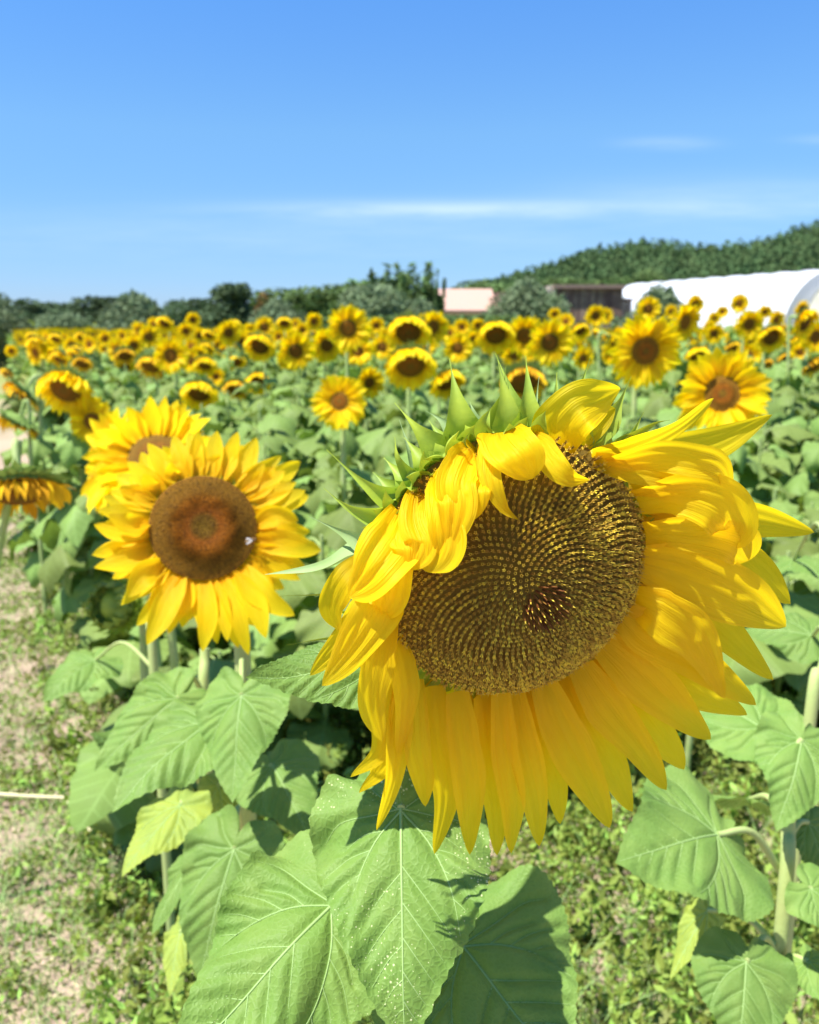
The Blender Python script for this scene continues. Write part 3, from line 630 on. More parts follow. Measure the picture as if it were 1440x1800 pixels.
def sunflower(c, kind='open', facing=(0, -1, .05), scale=1.0, label=None, var=0, fol_h=None, lvl=0, roll=0, nofol=False, rad=.011, shift=0):
    c = np.array(c, float); f = unit(facing); off = f * (.10 + .06) * scale; x, y = c[0] - off[0] * .6 + shift, c[1] - off[1] * .6
    root = empty('sunflower', (x, y, -.02)); tag(root, label, 'sunflower', GROUP); rl = np.array([x, y, -.02])
    cal, pet, disc, Rd = heads(kind, var % (3 if kind in ('open', 'nod') else 2))
    plant_stem(rl, c, f, Rd * scale, rad, parent=root)
    h = link('flower_head', cal, root); h.matrix_local = head_matrix(c - rl, f, roll, scale)
    link('petal_ring', pet, h); link('seed_disc', disc, h)
    if not nofol:
        fo = link('foliage', fol(var % 5, lvl), root); H = fol_h or (c[2] * .9); fo.scale = (1.0, 1.0, H); fo.rotation_euler = (0, 0, (var * 1.7 + x * 5) % 6.28)
        fo.scale = (.95, .95, H)
    return root

# ------------------------------------------------------------------ the big nodding sunflower
class Plane:
    """the flat plane of a flower head: P(px,py,h) = the point h metres in front of that plane"""
    def __init__(s, px, py, d, ax, ay, ang):
        s.C = at(px, py, d); v = unit(CO - s.C); r = unit(np.cross(CF, [0, 0, 1])); u = unit(np.cross(r, -v)) * 1.0; u = unit(u - v * u.dot(v)); r = unit(np.cross(u, v)); 
        s.n = unit(v * math.cos(R_(ang)) + (r * ax + u * ay) / math.hypot(ax, ay) * math.sin(R_(ang)))
        s.y = unit(np.array([0, 0, 1.]) - s.n * s.n[2]); s.x = np.cross(s.y, s.n); s.v = v
    def P(s, px, py, h=0):
        q = ray(px, py); return CO + q * (np.dot(s.C + s.n * h - CO, s.n) / np.dot(q, s.n))
HP = Plane(904, 1000, .46, .64, -.77, 30); HR = 245 / F * .46
hero_foot = at(712, 1430, .60).copy(); hero_foot[2] = -.02; hero_foot[0] -= .01
hero = empty('sunflower', tuple(hero_foot)); HO = hero_foot
tag(hero, 'huge sunflower in the foreground with drooping petals partly folded over its brown seed disc', 'sunflower', GROUP)
def build_at(m, name, mats, origin, parent):
    for v in m.v: v -= origin
    return m.build(name, mats, parent)
# receptacle: part that carries petals, bracts and the disc
m = MB(); th = np.linspace(0, 2 * math.pi, 65)[:-1]
prof = [(.98, -.002), (1.0, -.007), (.97, -.018), (.8, -.034), (.5, -.044), (.25, -.050), (.2, -.058)]
m.grid(np.stack([HP.C + np.outer(HR * a * np.cos(th), HP.x) + np.outer(HR * a * np.sin(th), HP.y) + HP.n * z for a, z in prof]), None, 0, True)
for p_ in m.v: p_ -= HO
hh = m.build('flower_head', M_['bract'], hero); 
# disc: bed + florets
m = MB(); HD = .40 * HR
cdir = np.array([HP.x @ (ray(960, 1070) - ray(904, 1000)), HP.y @ (ray(960, 1070) - ray(904, 1000))]); cdir /= np.linalg.norm(cdir)
def dome(q, a):
    p = q * np.array([math.cos(a), math.sin(a)]) + cdir * .15 * (1 - q * q); rr = min(1, np.hypot(*p)); z = HD * (1 - rr ** 2.2)
    nrm = unit(HP.x * p[0] * .85 + HP.y * p[1] * .85 + HP.n); return HP.C + (HP.x * p[0] + HP.y * p[1]) * HR + HP.n * z, nrm, p
g = np.zeros((24, 64, 3))
for i, q in enumerate(np.linspace(0, 1.0, 24)):
    for j, a in enumerate(th): g[i, j] = dome(q, a)[0] - HP.n * .003
m.grid(g, None, 0, True); r = random.Random(5); NF = 2450
for i in range(NF):
    q = math.sqrt((i + .5) / NF); a = i * 2.399963 + r.uniform(-.01, .01); c, nr, p = dome(q * .985, a); s = HR / math.sqrt(NF) * 1.0
    tx = unit(np.cross(nr, HP.y)); ty = np.cross(nr, tx); out = unit(HP.x * p[0] + HP.y * p[1]) if q > .02 else nr; tw = r.random() * 6.28; rn = r.random()
    if q < .16:    # young centre: dark maroon bristles with golden tips
        hgt = .0045 + .0015 * r.random(); ax = unit(nr + out * .5 * q / .16 + (tx * r.uniform(-.2, .2) + ty * r.uniform(-.2, .2)))
        ring = [c + s * .55 * (tx * math.cos(k * 1.2566) + ty * math.sin(k * 1.2566)) for k in range(5)]; top = [c + ax * hgt + s * .25 * (tx * math.cos(k * 1.2566) + ty * math.sin(k * 1.2566)) for k in range(5)]
        m.grid(np.array([ring, top]), None, 3, True, rn)
        if r.random() < .55: m.add([t + ax * .0002 for t in top] + [c + ax * (hgt + .0016)], [(k, (k + 1) % 5, 5, 5) for k in range(5)], None, 1, rn)
        else: m.add(top + [c + ax * (hgt + .001)], [(k, (k + 1) % 5, 5, 5) for k in range(5)], None, 3, rn)
        continue
    lean = .35 + .5 * (1 - abs(q - .5)); ax = unit(nr + out * lean * .55 + (tx * r.uniform(-.1, .1) + ty * r.uniform(-.1, .1))); hgt = (.0026 + .0022 * math.exp(-((q - .55) / .3) ** 2)) * r.uniform(.85, 1.15)
    ex_ = unit(np.cross(ax, ty)); ey = np.cross(ax, ex_); ring = []
    rad0 = s * .40; L0 = []; L1 = []; L2 = []
    for k in range(5):
        b = tw + k * 1.2566; d = ex_ * math.cos(b) + ey * math.sin(b); L0.append(c + d * rad0 * 1.1); L1.append(c + ax * hgt * .75 + d * rad0 * .9)
    m.grid(np.array([L0, L1]), None, 2, True, rn)
    m.add(L1 + [c + ax * hgt * .2], [(k, (k + 1) % 5, 5, 5) for k in range(5)], None, 0, rn)
    sz = (1.0 if q > .75 else .85)
    for k in range(5):      # five small pointed lobes curling outwards
        b = tw + k * 1.2566; d = ex_ * math.cos(b + .63) + ey * math.sin(b + .63)
        m.add([L1[k], L1[(k + 1) % 5], c + ax * (hgt * 1.08) + d * rad0 * 2.0 * sz, c + ax * (hgt * 1.05) + d * rad0 * 1.0 * sz], [(0, 1, 3, 3), (0, 3, 2, 2), (3, 1, 2, 2)], None, 1, rn)
    if r.random() < .35: m.tube([c + ax * hgt * .6, c + ax * (hgt * 1.7)], [s * .10, s * .06], 4, 1, rn)
for p_ in m.v: p_ -= HO
m.build('seed_disc', [M_['base'], M_['floret'], M_['tube'], M_['bud']], hh, False)
# every ray floret: (px,py,h mm) centre line, width px, roll degrees, extra
HPET = [
 # bottom fan, left to right
 ([(688,1150,-3),(672,1240,6),(668,1320,4),(616,1366,0)],44,(10,25),dict(tipp=2.2)),
 ([(705,1190,0),(688,1290,2),(676,1345,0),(631,1394,-2)],46,(0,30),dict(tipp=2)),
 ([(712,1170,4),(700,1290,8),(692,1370,6),(662,1460,2)],46,(0,-15),dict(tipp=2.6)),
 ([(682,1085,6),(662,1170,16),(655,1240,16),(672,1304,12)],62,(0,10),dict(tipp=2.6,peak=.5)),
 ([(728,1195,2),(732,1300,6),(742,1360,4),(748,1418,2)],48,(-15,0),dict()),
 ([(764,1205,0),(770,1300,2),(784,1400,-2),(764,1502,-6)],54,(10,0),dict(peak=.6,tipp=3.2)),
 ([(803,1215,3),(815,1310,6),(826,1400,5),(826,1503,0)],60,(0,8),dict(peak=.6)),
 ([(845,1220,-2),(858,1320,-2),(872,1420,-2),(874,1504,-5)],52,(-12,0),dict(peak=.6)),
 ([(880,1218,4),(888,1320,4),(900,1420,3),(899,1500,0)],50,(12,0),dict(peak=.6)),
 ([(902,1215,0),(918,1310,3),(940,1400,2),(948,1488,-3)],58,(0,0),dict(peak=.6)),
 ([(930,1210,-4),(950,1290,-6),(976,1370,-6),(985,1449,-8)],52,(15,0),dict()),
 ([(955,1203,3),(990,1290,6),(1034,1370,6),(1072,1456,0)],72,(0,0),dict(peak=.5,tipp=3.2)),
 ([(995,1190,-3),(1030,1270,-3),(1075,1350,-3),(1112,1427,-6)],66,(-8,0),dict(peak=.6)),
 ([(1020,1170,3),(1065,1240,6),(1120,1310,5),(1172,1389,0)],70,(8,0),dict(peak=.5)),
 ([(1048,1155,-4),(1100,1220,-5),(1155,1285,-5),(1203,1353,-9)],74,(-10,0),dict(peak=.6)),
 ([(1062,1130,4),(1120,1180,8),(1180,1240,7),(1250,1300,0)],84,(0,8),dict(peak=.55)),
 ([(1085,1105,-3),(1150,1160,0),(1230,1215,0),(1314,1257,-6)],70,(-10,0),dict(peak=.6)),
 ([(1098,1080,5),(1150,1120,12),(1225,1160,12),(1330,1240,2)],80,(0,5),dict(peak=.45)),
 ([(1112,1050,2),(1170,1080,18),(1225,1130,20),(1275,1228,10)],84,(10,-10),dict(peak=.55)),
 ([(1120,1020,-3),(1190,1060,-6),(1270,1110,-6),(1360,1195,-10)],74,(0,0),dict(peak=.6)),
 ([(1128,985,4),(1200,1005,14),(1300,1050,14),(1382,1102,4)],108,(5,-5),dict(peak=.5,tipp=3.4)),
 ([(1132,960,-4),(1210,960,-6),(1310,990,-8),(1390,1062,-12)],90,(0,-10),dict(peak=.6)),
 ([(1134,935,5),(1200,935,18),(1290,950,22),(1318,985,14)],72,(0,15),dict(peak=.7,tipp=8)),
 ([(1130,900,-5),(1210,905,-8),(1320,915,-10),(1432,936,-12)],84,(5,0),dict(peak=.55,tipp=2.6)),
 ([(1120,880,2),(1190,868,16),(1262,885,26),(1292,925,24),(1270,962,14)],88,(0,10,30),dict(peak=.6,tipp=6)),
 ([(1105,850,0),(1170,845,8),(1240,855,12),(1288,900,8)],62,(0,),dict(peak=.6)),
 ([(1070,815,4),(1150,800,20),(1220,808,30),(1268,825,26),(1287,878,14)],62,(15,0,-25),dict(peak=.45,tipp=3,)),
 ([(1070,822,-6),(1160,800,-10),(1260,778,-18),(1358,729,-22)],74,(-20,-5),dict(peak=.55,tipp=2.4)),
 ([(1040,800,0),(1110,785,4),(1190,750,-2),(1255,700,-14)],62,(30,20),dict(peak=.5,tipp=2.6)),
 ([(1045,808,2),(1100,822,10),(1160,834,14),(1215,842,12)],46,(0,),dict(peak=.5)),
 ([(978,790,-2),(985,750,4),(1015,715,8),(1055,700,2),(1091,684,-6)],100,(-30,-20,10),dict(peak=.35,tipp=2.2)),
 ([(990,800,-4),(1015,770,-4),(1050,740,-8),(1082,718,-12)],70,(0,),dict(peak=.5,tipp=2.4)),
 ([(930,770,0),(952,788,14),(978,822,26),(1005,842,28),(1036,844,20)],52,(-10,0,30),dict(f=1,peak=.3,tipp=1.8)),
 ([(882,760,0),(890,775,14),(912,800,26),(936,842,26)],90,(-12,5),dict(f=1,peak=.25,tipp=4.5,basew=.7,tipw=.15,ridge=.07)),
 ([(874,772,0),(862,800,14),(864,850,26),(884,892,30),(912,914,26)],50,(10,-10,-40),dict(f=1,peak=.28,tipp=1.25,basew=.6)),
 ([(842,792,0),(824,828,16),(818,868,26),(834,914,28)],96,(-22,12),dict(f=1,peak=.4,tipp=5,basew=.6,ridge=.09,curl=-1.5)),
 ([(812,806,0),(800,850,18),(806,890,28),(790,968,32)],78,(18,-10),dict(f=1,peak=.4,tipp=3.6,basew=.6,ridge=.09)),
 ([(748,864,0),(752,905,16),(766,950,28),(752,1006,31)],100,(-22,10),dict(f=1,peak=.5,tipp=8,basew=.6,ridge=.09,tipw=.3)),
 ([(782,830,0),(780,870,18),(786,920,28),(782,985,31)],70,(15,-15),dict(f=1,peak=.5,tipp=5,basew=.6,ridge=.09)),
 ([(720,892,0),(722,930,16),(730,965,26),(722,1003,28)],76,(10,-10),dict(f=1,peak=.5,tipp=5,basew=.6,ridge=.05)),
 ([(712,905,2),(692,955,20),(655,1005,28),(614,1050,18)],104,(-25,-5,15),dict(f=1,peak=.45,tipp=3.6,basew=.6,ridge=.09)),
 ([(702,960,0),(694,1005,20),(684,1048,26),(664,1092,20)],74,(15,-5),dict(f=1,peak=.5,tipp=4,basew=.6,ridge=.05)),
 ([(692,1000,-2),(664,1070,22),(622,1138,22),(566,1206,6)],88,(-18,6),dict(f=1,peak=.45,tipp=2.4,basew=.5,ridge=.06)),
 ([(672,1020,-4),(640,1080,8),(598,1132,8),(545,1188,-4)],66,(10,-5),dict(f=1,peak=.45,tipp=2.2,ridge=.06)),
 ([(640,985,0),(604,1022,8),(584,1066,6),(596,1108,8)],54,(-15,10),dict(f=1,peak=.4,tipp=3)),
 ([(683,1040,-2),(660,1100,4),(650,1180,4),(648,1240,0)],44,(-10,),dict(peak=.5)),
 ([(693,1120,4),(708,1180,10),(712,1240,12),(700,1330,8)],54,(-25,-10),dict(peak=.5)),
]
def do_petal(parent, PL, pts, wd, roll, kw, org, mt, seed, name='petal', base_nrm=None):
    P3 = [PL.P(x, y, h / 1000) for x, y, h in pts]; d = np.linalg.norm(P3[1] - CO); m = MB()
    args = dict(nu=17, nv=34, cup=.10, ridge=.03, seed=seed, basew=.58); args.update(kw)
    ribbon(m, P3, wd / F * d, PL.n if base_nrm is None else base_nrm, roll, **args)
    return build_at(m, name, mt, org, parent)
for k, (pts, wd, roll, kw) in enumerate(HPET): do_petal(hh, HP, pts, wd * (1.1 if pts[0][1] > 1000 and pts[0][0] > 700 else 1.06), roll, {a: b for a, b in kw.items() if a != 'f'}, HO, M_['petal'], k, base_nrm=HP.v if kw.get('f') else None)
rp = random.Random(8)      # hidden back row that fills the gaps of the lower fan
for k in range(26):
    a = R_(-118 + k * 5.6 + rp.uniform(-2, 2)); d0 = HP.x * math.cos(a) + HP.y * math.sin(a); Lp = HR * rp.uniform(.72, 1.05)
    m = MB(); b = HP.C + d0 * HR * .98 - HP.n * .006
    ribbon(m, [b, b + d0 * Lp * .5 - HP.n * .006, b + d0 * Lp - HP.n * .016 + np.array([0, 0, -.006])], .021, HP.n, (rp.uniform(-15, 15),), nu=11, nv=22, cup=.1, ridge=.035, seed=200 + k); build_at(m, 'petal', M_['petal'], HO, hh)
HBR = [
 ([(690,970,-12),(640,955,-14),(600,935,-20),(543,907,-26)],46,'palebract',(0,)),
 ([(708,915,-8),(655,905,-10),(610,890,-14),(569,858,-22)],44,'bract',(-15,)),
 ([(735,875,-8),(680,872,-10),(635,845,-14),(574,790,-24)],50,'bract',(-10,)),
 ([(765,850,-6),(725,832,-8),(700,805,-8),(694,768,-14)],44,'bract',(-30,)),
 ([(765,845,-16),(735,820,-20),(718,785,-24),(702,738,-32)],44,'palebract',(20,)),
 ([(792,828,-8),(760,785,-10),(730,750,-14),(694,708,-26)],56,'bract',(10,)),
 ([(818,790,-12),(808,740,-12),(800,690,-18),(790,630,-30)],66,'bract',(0,)),
 ([(840,765,-22),(832,740,-24),(830,720,-26),(826,706,-30)],30,'palebract',(0,)),
 ([(868,770,-10),(876,725,-12),(885,690,-16),(889,644,-26)],52,'bract',(15,)),
 ([(912,760,-16),(905,715,-16),(893,675,-22),(871,621,-34)],38,'bract',(-20,)),
 ([(900,762,-14),(925,730,-16),(940,710,-20),(948,661,-30)],42,'palebract',(10,)),
 ([(818,808,-3),(812,790,0),(815,775,2),(829,757,2)],30,'bract',(0,)),
 ([(845,795,-3),(842,783,0),(846,775,1),(852,770,0)],24,'bract',(20,)),
 ([(1005,770,-14),(1012,710,-14),(1022,675,-18),(1038,628,-26)],36,'bract',(0,)),
 ([(1050,770,-14),(1075,730,-14),(1092,700,-18),(1110,661,-26)],34,'bract',(0,)),
 ([(820,800,-22),(795,760,-26),(775,738,-30),(747,721,-36)],34,'palebract',(0,)),
 ([(700,930,-16),(620,975,-14),(560,1000,-10),(466,1010,-12)],50,'leafB',(10,)),
 ([(690,965,-14),(640,1005,-10),(590,1040,-8),(492,1048,-14)],40,'bract',(-20,)),
 ([(670,1075,-14),(630,1078,-14),(585,1075,-16),(542,1074,-20)],14,'bract',(0,)),
 ([(680,1110,-16),(630,1118,-14),(570,1122,-16),(505,1134,-22)],22,'bract',(-20,)),
 ([(1030,800,-8),(1045,790,-6),(1062,772,-6),(1072,735,-10)],34,'bract',(0,)),
 ([(1060,800,-10),(1110,770,-14),(1150,745,-16),(1178,738,-20)],26,'bract',(0,)),
 ([(690,1120,-14),(665,1150,-14),(640,1165,-14),(600,1190,-20)],34,'bract',(0,)),
 ([(735,870,-3),(728,868,2),(718,880,3),(704,890,2)],22,'bract',(0,)),
 ([(720,900,-3),(706,900,2),(694,912,3),(690,925,2)],20,'bract',(0,)),
 ([(760,840,-2),(768,832,2),(780,828,3),(790,820,2)],16,'bract',(0,)),
]
for k, (pts, wd, mt, roll) in enumerate(HBR):
    lb = mt == 'leafB'; do_petal(hh, HP, pts, wd * 1.25, roll, dict(nu=9, nv=26, cup=.22, ridge=.0, acum=1.25 if not lb else .7), HO, M_[mt if not lb else 'palebract'], 300 + k, 'bract', base_nrm=np.array([-.4, -.5, .8]) if lb else None)
for k in range(20):     # short bracts and yellow outer florets along the upper left rim
    a = R_(86 + k * 6.3 + rp.uniform(-2, 2)); d0 = HP.x * math.cos(a) + HP.y * math.sin(a); b = HP.C + d0 * HR * .99 - HP.n * rp.uniform(.004, .010); Lb = rp.uniform(.009, .019); tg = np.cross(HP.n, d0) * rp.uniform(-.006, .006)
    m = MB(); ribbon(m, [b, b + d0 * Lb * .45 + HP.n * .006, b + d0 * Lb * .8 + HP.n * rp.uniform(.006, .018) + tg], .014, -d0 * .3 + HP.n, (rp.uniform(-30, 30),), nu=7, nv=14, cup=.3, ridge=0, acum=.8, seed=k); build_at(m, 'bract', M_['bract'], HO, hh)
for k in range(34):     # bracts behind the ray florets
    a = 2 * math.pi * k / 34 + rp.uniform(-.06, .06); d0 = HP.x * math.cos(a) + HP.y * math.sin(a); 
    pa = math.degrees(a) % 360
    if 95 < pa < 200: Lb = HR * .22
    else: Lb = HR * rp.uniform(.35, .55)
    m = MB(); b = HP.C + d0 * HR * .97 - HP.n * .007; ribbon(m, [b, b + d0 * Lb * .4 - HP.n * .003, b + d0 * Lb - HP.n * .016], .020, HP.n, (0,), nu=7, nv=14, cup=.2, ridge=0, acum=1.1, seed=k); build_at(m, 'bract', M_['bract'], HO, hh)
# stem and neck
bk = HP.C - HP.n * .052
m = MB(); sp_ = np.array([hero_foot, at(706, 1700, .63), at(712, 1430, .61), at(735, 1280, .60), at(790, 1080, .60), at(830, 930, .58), bk - HP.n * .035, bk + HP.n * .004]); m.tube(interp(sp_, 50), interp([.0135, .013, .012, .0115, .011, .011, .014, .018], 50)[:, 0], 14); build_at(m, 'stem', M_['stem'], HO, hero)
# leaves of the near plants
def near_leaf(parent, org, bpx, tpx, nrm, droop=.5, mt='leafB', stem_at=None, k=1.0, prad=.003, name='leaf', **kw):
    kw.setdefault('seed', int(bpx[0] + bpx[1])); Bp, Tp = at(*bpx), at(*tpx); me = leaf_mesh('leaf', [M_[mt], M_['vein']], droop=droop, **kw); o = link(name, me, parent); place(o, Bp, Tp, nrm, droop, org, k)
    if stem_at is not None:
        S = at(*stem_at); mid = (S + Bp) / 2 + np.array([0, 0, np.linalg.norm(S - Bp) * .22]); m = MB(); m.tube(interp([S, mid, Bp + (Bp - Tp) * .0], 16), np.linspace(prad * 1.5, prad, 16), 8); build_at(m, 'petiole', M_['stempale'], org, parent)
    return o
UPC = (-.1, -.75, .66)
near_leaf(hero, HO, (705, 1422, .575), (712, 1868, .50), (-.05, -.85, .5), .45, 'leafA', (714, 1425, .605), wx=.80, fold=.38, wave=.055, bulge=.022, seed=3)
near_leaf(hero, HO, (585, 1590, .60), (300, 1905, .53), (-.1, -.7, .7), .5, 'leafC', (708, 1560, .63), wx=.92, fold=.32, wave=.06, bulge=.022, seed=8)
near_leaf(hero, HO, (812, 1662, .66), (1010, 1930, .60), (.1, -.6, .8), .4, 'leafB', (712, 1660, .63), wx=1.35, fold=.15, wave=.05, seed=5, bulge=.03)
near_leaf(hero, HO, (668, 1165, .55), (425, 1212, .52), (-.3, -.6, .75), .25, 'leafB', (735, 1250, .60), wx=.62, fold=.12, wave=.04, seed=12, bulge=.022)

# ------------------------------------------------------------------ second large sunflower, left
FP = Plane(358, 927, 1.17, .1, .6, 10); FR = 93 / F * 1.17
foot2 = at(425, 1200, 1.28).copy(); foot2[2] = -.02
f2 = empty('sunflower', tuple(foot2)); tag(f2, 'large open sunflower at left with round orange brown disc and a bee on it', 'sunflower', GROUP)
m = MB(); m.grid(np.stack([FP.C + np.outer(FR * a * np.cos(th), FP.x) + np.outer(FR * a * np.sin(th), FP.y) + FP.n * z for a, z in [(1.0, -.004), (1.02, -.01), (.8, -.03), (.4, -.042), (.2, -.055)]]), None, 0, True)
h2 = build_at(m, 'flower_head', M_['bract'], foot2, f2)
m = MB(); rr = np.linspace(0, 1, 30); zz = FR * (.16 * (1 - rr ** 2) + .045 * np.exp(-((rr - .5) / .16) ** 2) - .03 * np.exp(-(rr / .25) ** 2))
P = np.stack([FP.C + np.outer(FR * a * np.cos(th), FP.x) + np.outer(FR * a * np.sin(th), FP.y) + FP.n * z for a, z in zip(rr, zz)]); uv = np.stack([np.stack([a * np.cos(th), a * np.sin(th)], 1) for a in rr]); m.grid(P, uv, 0, True)
for i in range(1500):
    q = math.sqrt((i + .5) / 1500) * .985; a = i * 2.399963; d0 = FP.x * math.cos(a) + FP.y * math.sin(a); e0 = np.cross(FP.n, d0); z = float(np.interp(q, rr, zz)); c = FP.C + d0 * q * FR + FP.n * (z - .0005); s = FR / 39 * .62; hg = .0022 + .0028 * math.exp(-((q - .55) / .13) ** 2) + .001 * r.random()
    m.add([c - d0 * s - e0 * s, c + d0 * s - e0 * s, c + d0 * s + e0 * s, c - d0 * s + e0 * s, c + FP.n * hg + d0 * hg * .4 * (q - .2)], [(0, 1, 4, 4), (1, 2, 4, 4), (2, 3, 4, 4), (3, 0, 4, 4)], np.array([[q * math.cos(a), q * math.sin(a)]] * 5))
build_at(m, 'seed_disc', M_['disc'], foot2, h2)
tips2 = [(455,757,0,55),(500,790,6,44),(535,801,0,52),(520,842,4,44),(549,862,0,54),(525,915,3,46),(545,935,-4,46),(565,968,0,56),(540,1005,-4,54),(518,1082,4,62),(500,1035,-5,50),(468,1122,4,50),(452,1100,-4,44),(437,1152,2,46),(420,1140,-2,40),(400,1128,4,40),(382,1132,-2,38),(356,1146,2,42),(335,1090,-4,40),(300,1100,-3,50),(258,1134,4,58),(240,1100,-4,44),(225,1050,3,50),(200,1010,-3,44),(165,998,3,50),(178,960,-4,46),(165,922,2,46),(190,905,6,42),(178,862,0,46),(205,850,8,40),(200,825,-4,46),(230,802,4,44),(250,822,12,40),(248,782,-2,48),(285,772,6,48),(300,800,12,36),(325,779,2,50),(352,792,8,40),(372,775,-2,48),(395,790,8,42),(415,800,4,44),(430,770,-6,46)]
for k, (x, y, hz, wd) in enumerate(tips2):
    tp = FP.P(x, y, hz / 250); dv = tp - FP.C; dv -= FP.n * dv.dot(FP.n); ang = math.atan2(dv @ FP.y, dv @ FP.x) + rp.uniform(-.06, .06); d0 = FP.x * math.cos(ang) + FP.y * math.sin(ang)
    bk_ = .036 if y < 880 else 0; tp = tp - FP.n * bk_; b = FP.C + d0 * FR * .97 + FP.n * (-.006 + .0006 * (k % 3)); mid = (b * .5 + tp * .5) + FP.n * (rp.uniform(.002, .010) - bk_ * .3) + unit(np.cross(FP.n, d0)) * rp.uniform(-.010, .010)
    m = MB(); ribbon(m, [b, mid, tp], wd / F * 1.17 * .9, FP.n, (rp.uniform(-20, 20), rp.uniform(-15, 25)), nu=9, nv=20, cup=.14, ridge=.04, peak=.5, tipp=rp.uniform(2.2, 3.2), seed=500 + k); build_at(m, 'petal', M_['petal'], foot2, h2)
for k in range(46):     # under layer
    ang = 2 * math.pi * k / 46 + rp.uniform(-.08, .08); d0 = FP.x * math.cos(ang) + FP.y * math.sin(ang); b = FP.C + d0 * FR * .97 - FP.n * .006; Lp = FR * rp.uniform(.7, 1.12)
    m = MB(); ribbon(m, [b, b + d0 * Lp * .5, b + d0 * Lp + FP.n * rp.uniform(-.02, .01)], .030, FP.n, (rp.uniform(-20, 20),), nu=7, nv=14, cup=.12, ridge=.03, tipp=2.6, seed=600 + k); build_at(m, 'petal', M_['petal'], foot2, h2)
for k in range(24):
    ang = 2 * math.pi * k / 24; d0 = FP.x * math.cos(ang) + FP.y * math.sin(ang); b = FP.C + d0 * FR * .95 - FP.n * .01; Lp = FR * .5
    m = MB(); ribbon(m, [b, b + d0 * Lp * .4, b + d0 * Lp - FP.n * .012], .024, FP.n, (0,), nu=5, nv=10, cup=.2, ridge=0, acum=1.1, seed=k); build_at(m, 'bract', M_['bract'], foot2, h2)
m = MB(); m.tube(interp([foot2, at(432, 1330, 1.30), at(428, 1180, 1.30), at(415, 1040, 1.30), at(385, 950, 1.27), FP.C - FP.n * .045], 30), np.linspace(.013, .011, 30), 10); build_at(m, 'stem', M_['stempale'], foot2, f2)
# bee on its disc
bp = FP.P(443, 950, FR * .10); be = empty('bee', tuple(bp)); tag(be, 'tiny pale bee sitting on the right rim of the left sunflower disc', 'bee')
M_['beefur'] = mat('bee_fur', (.30, .20, .10), .9, .1, noise=(300, (.1, .07, .04), .9)); M_['beew'] = mat('bee_wing', (.75, .72, .68), .3, .5, .4)
def ell(m, c, a, rx, ry, mt=0):
    t = np.linspace(0, math.pi, 9); p = np.linspace(0, 2 * math.pi, 13)[:-1]; a = unit(a); x = unit(np.cross(a, [.1, .2, 1])); y = np.cross(a, x)
    m.grid(np.stack([c + np.outer(np.full(12, math.cos(k) * rx), a) + np.outer(np.cos(p) * math.sin(k) * ry, x) + np.outer(np.sin(p) * math.sin(k) * ry, y) for k in t]), None, mt, True)
ax = unit(FP.x + .2 * FP.y); m = MB(); ell(m, FP.n * .003, ax, .0028, .0022); ell(m, FP.n * .003 - ax * .0058, ax, .0045, .0023); ell(m, FP.n * .003 + ax * .004, ax, .0017, .0016)
for s in (-1, 1):
    for k in (-.6, 0, .6): m.tube([FP.n * .002 + ax * .002 * k, FP.n * .002 + ax * .003 * k + FP.y * s * .003, -FP.n * .001 + ax * .004 * k + FP.y * s * .004], .0003, 4)
m.build('body', M_['beefur'], be)
for s in (-1, 1):
    m = MB(); ribbon(m, [FP.n * .005, FP.n * .0065 - ax * .004 + FP.y * s * .002, FP.n * .0055 - ax * .009 + FP.y * s * .004], .0035, FP.n, (0,), 5, 8, 0, 0, .6, 4); m.build('wing', M_['beew'], be)

# leaves of the plants around the left sunflower, and the plants in the right foreground
UP = (-.1, -.55, .83)
def leafy(name, label, foot, leaves, stem_pts=None, srad=.010, group='leafy sunflower plants', cat='sunflower plant', smat='stempale'):
    f = np.array(foot, float); p = empty(name, tuple(f)); tag(p, label, cat, group)
    if stem_pts: m = MB(); m.tube(interp(stem_pts, 24), np.linspace(srad, srad * .85, 24), 12); build_at(m, 'stem', M_[smat], f, p)
    for a in leaves:
        a = dict(a); near_leaf(p, f, a.pop('b'), a.pop('t'), a.pop('n', UP), a.pop('droop', .5), a.pop('mt', 'leafB'), a.pop('s', None), **a)
    return p
for a in [dict(b=(425, 1222, 1.02), t=(413, 1402, .97), n=(-.15, -.85, .5), s=(432, 1260, 1.30), wx=.92, fold=.25),
          dict(b=(372, 1268, 1.10), t=(200, 1430, 1.00), n=(-.2, -.6, .75), s=(430, 1300, 1.30), wx=.78, fold=.2),
          dict(b=(478, 1345, 1.25), t=(545, 1475, 1.18), n=(.1, -.6, .8), s=(432, 1380, 1.30), wx=1.0),
          dict(b=(412, 1492, 1.00), t=(352, 1722, .96), n=(-.1, -.85, .5), s=(432, 1520, 1.30), wx=.82, fold=.2),
          dict(b=(350, 1505, 1.12), t=(268, 1640, 1.08), n=(-.4, -.4, .8), mt='leafB', s=(432, 1480, 1.30), wx=.6)]:
    a = dict(a); near_leaf(f2, foot2, a.pop('b'), a.pop('t'), a.pop('n', UP), .5, a.pop('mt', 'leafB'), a.pop('s'), **a)
ft = at(362, 1200, 1.42); ft[2] = 0
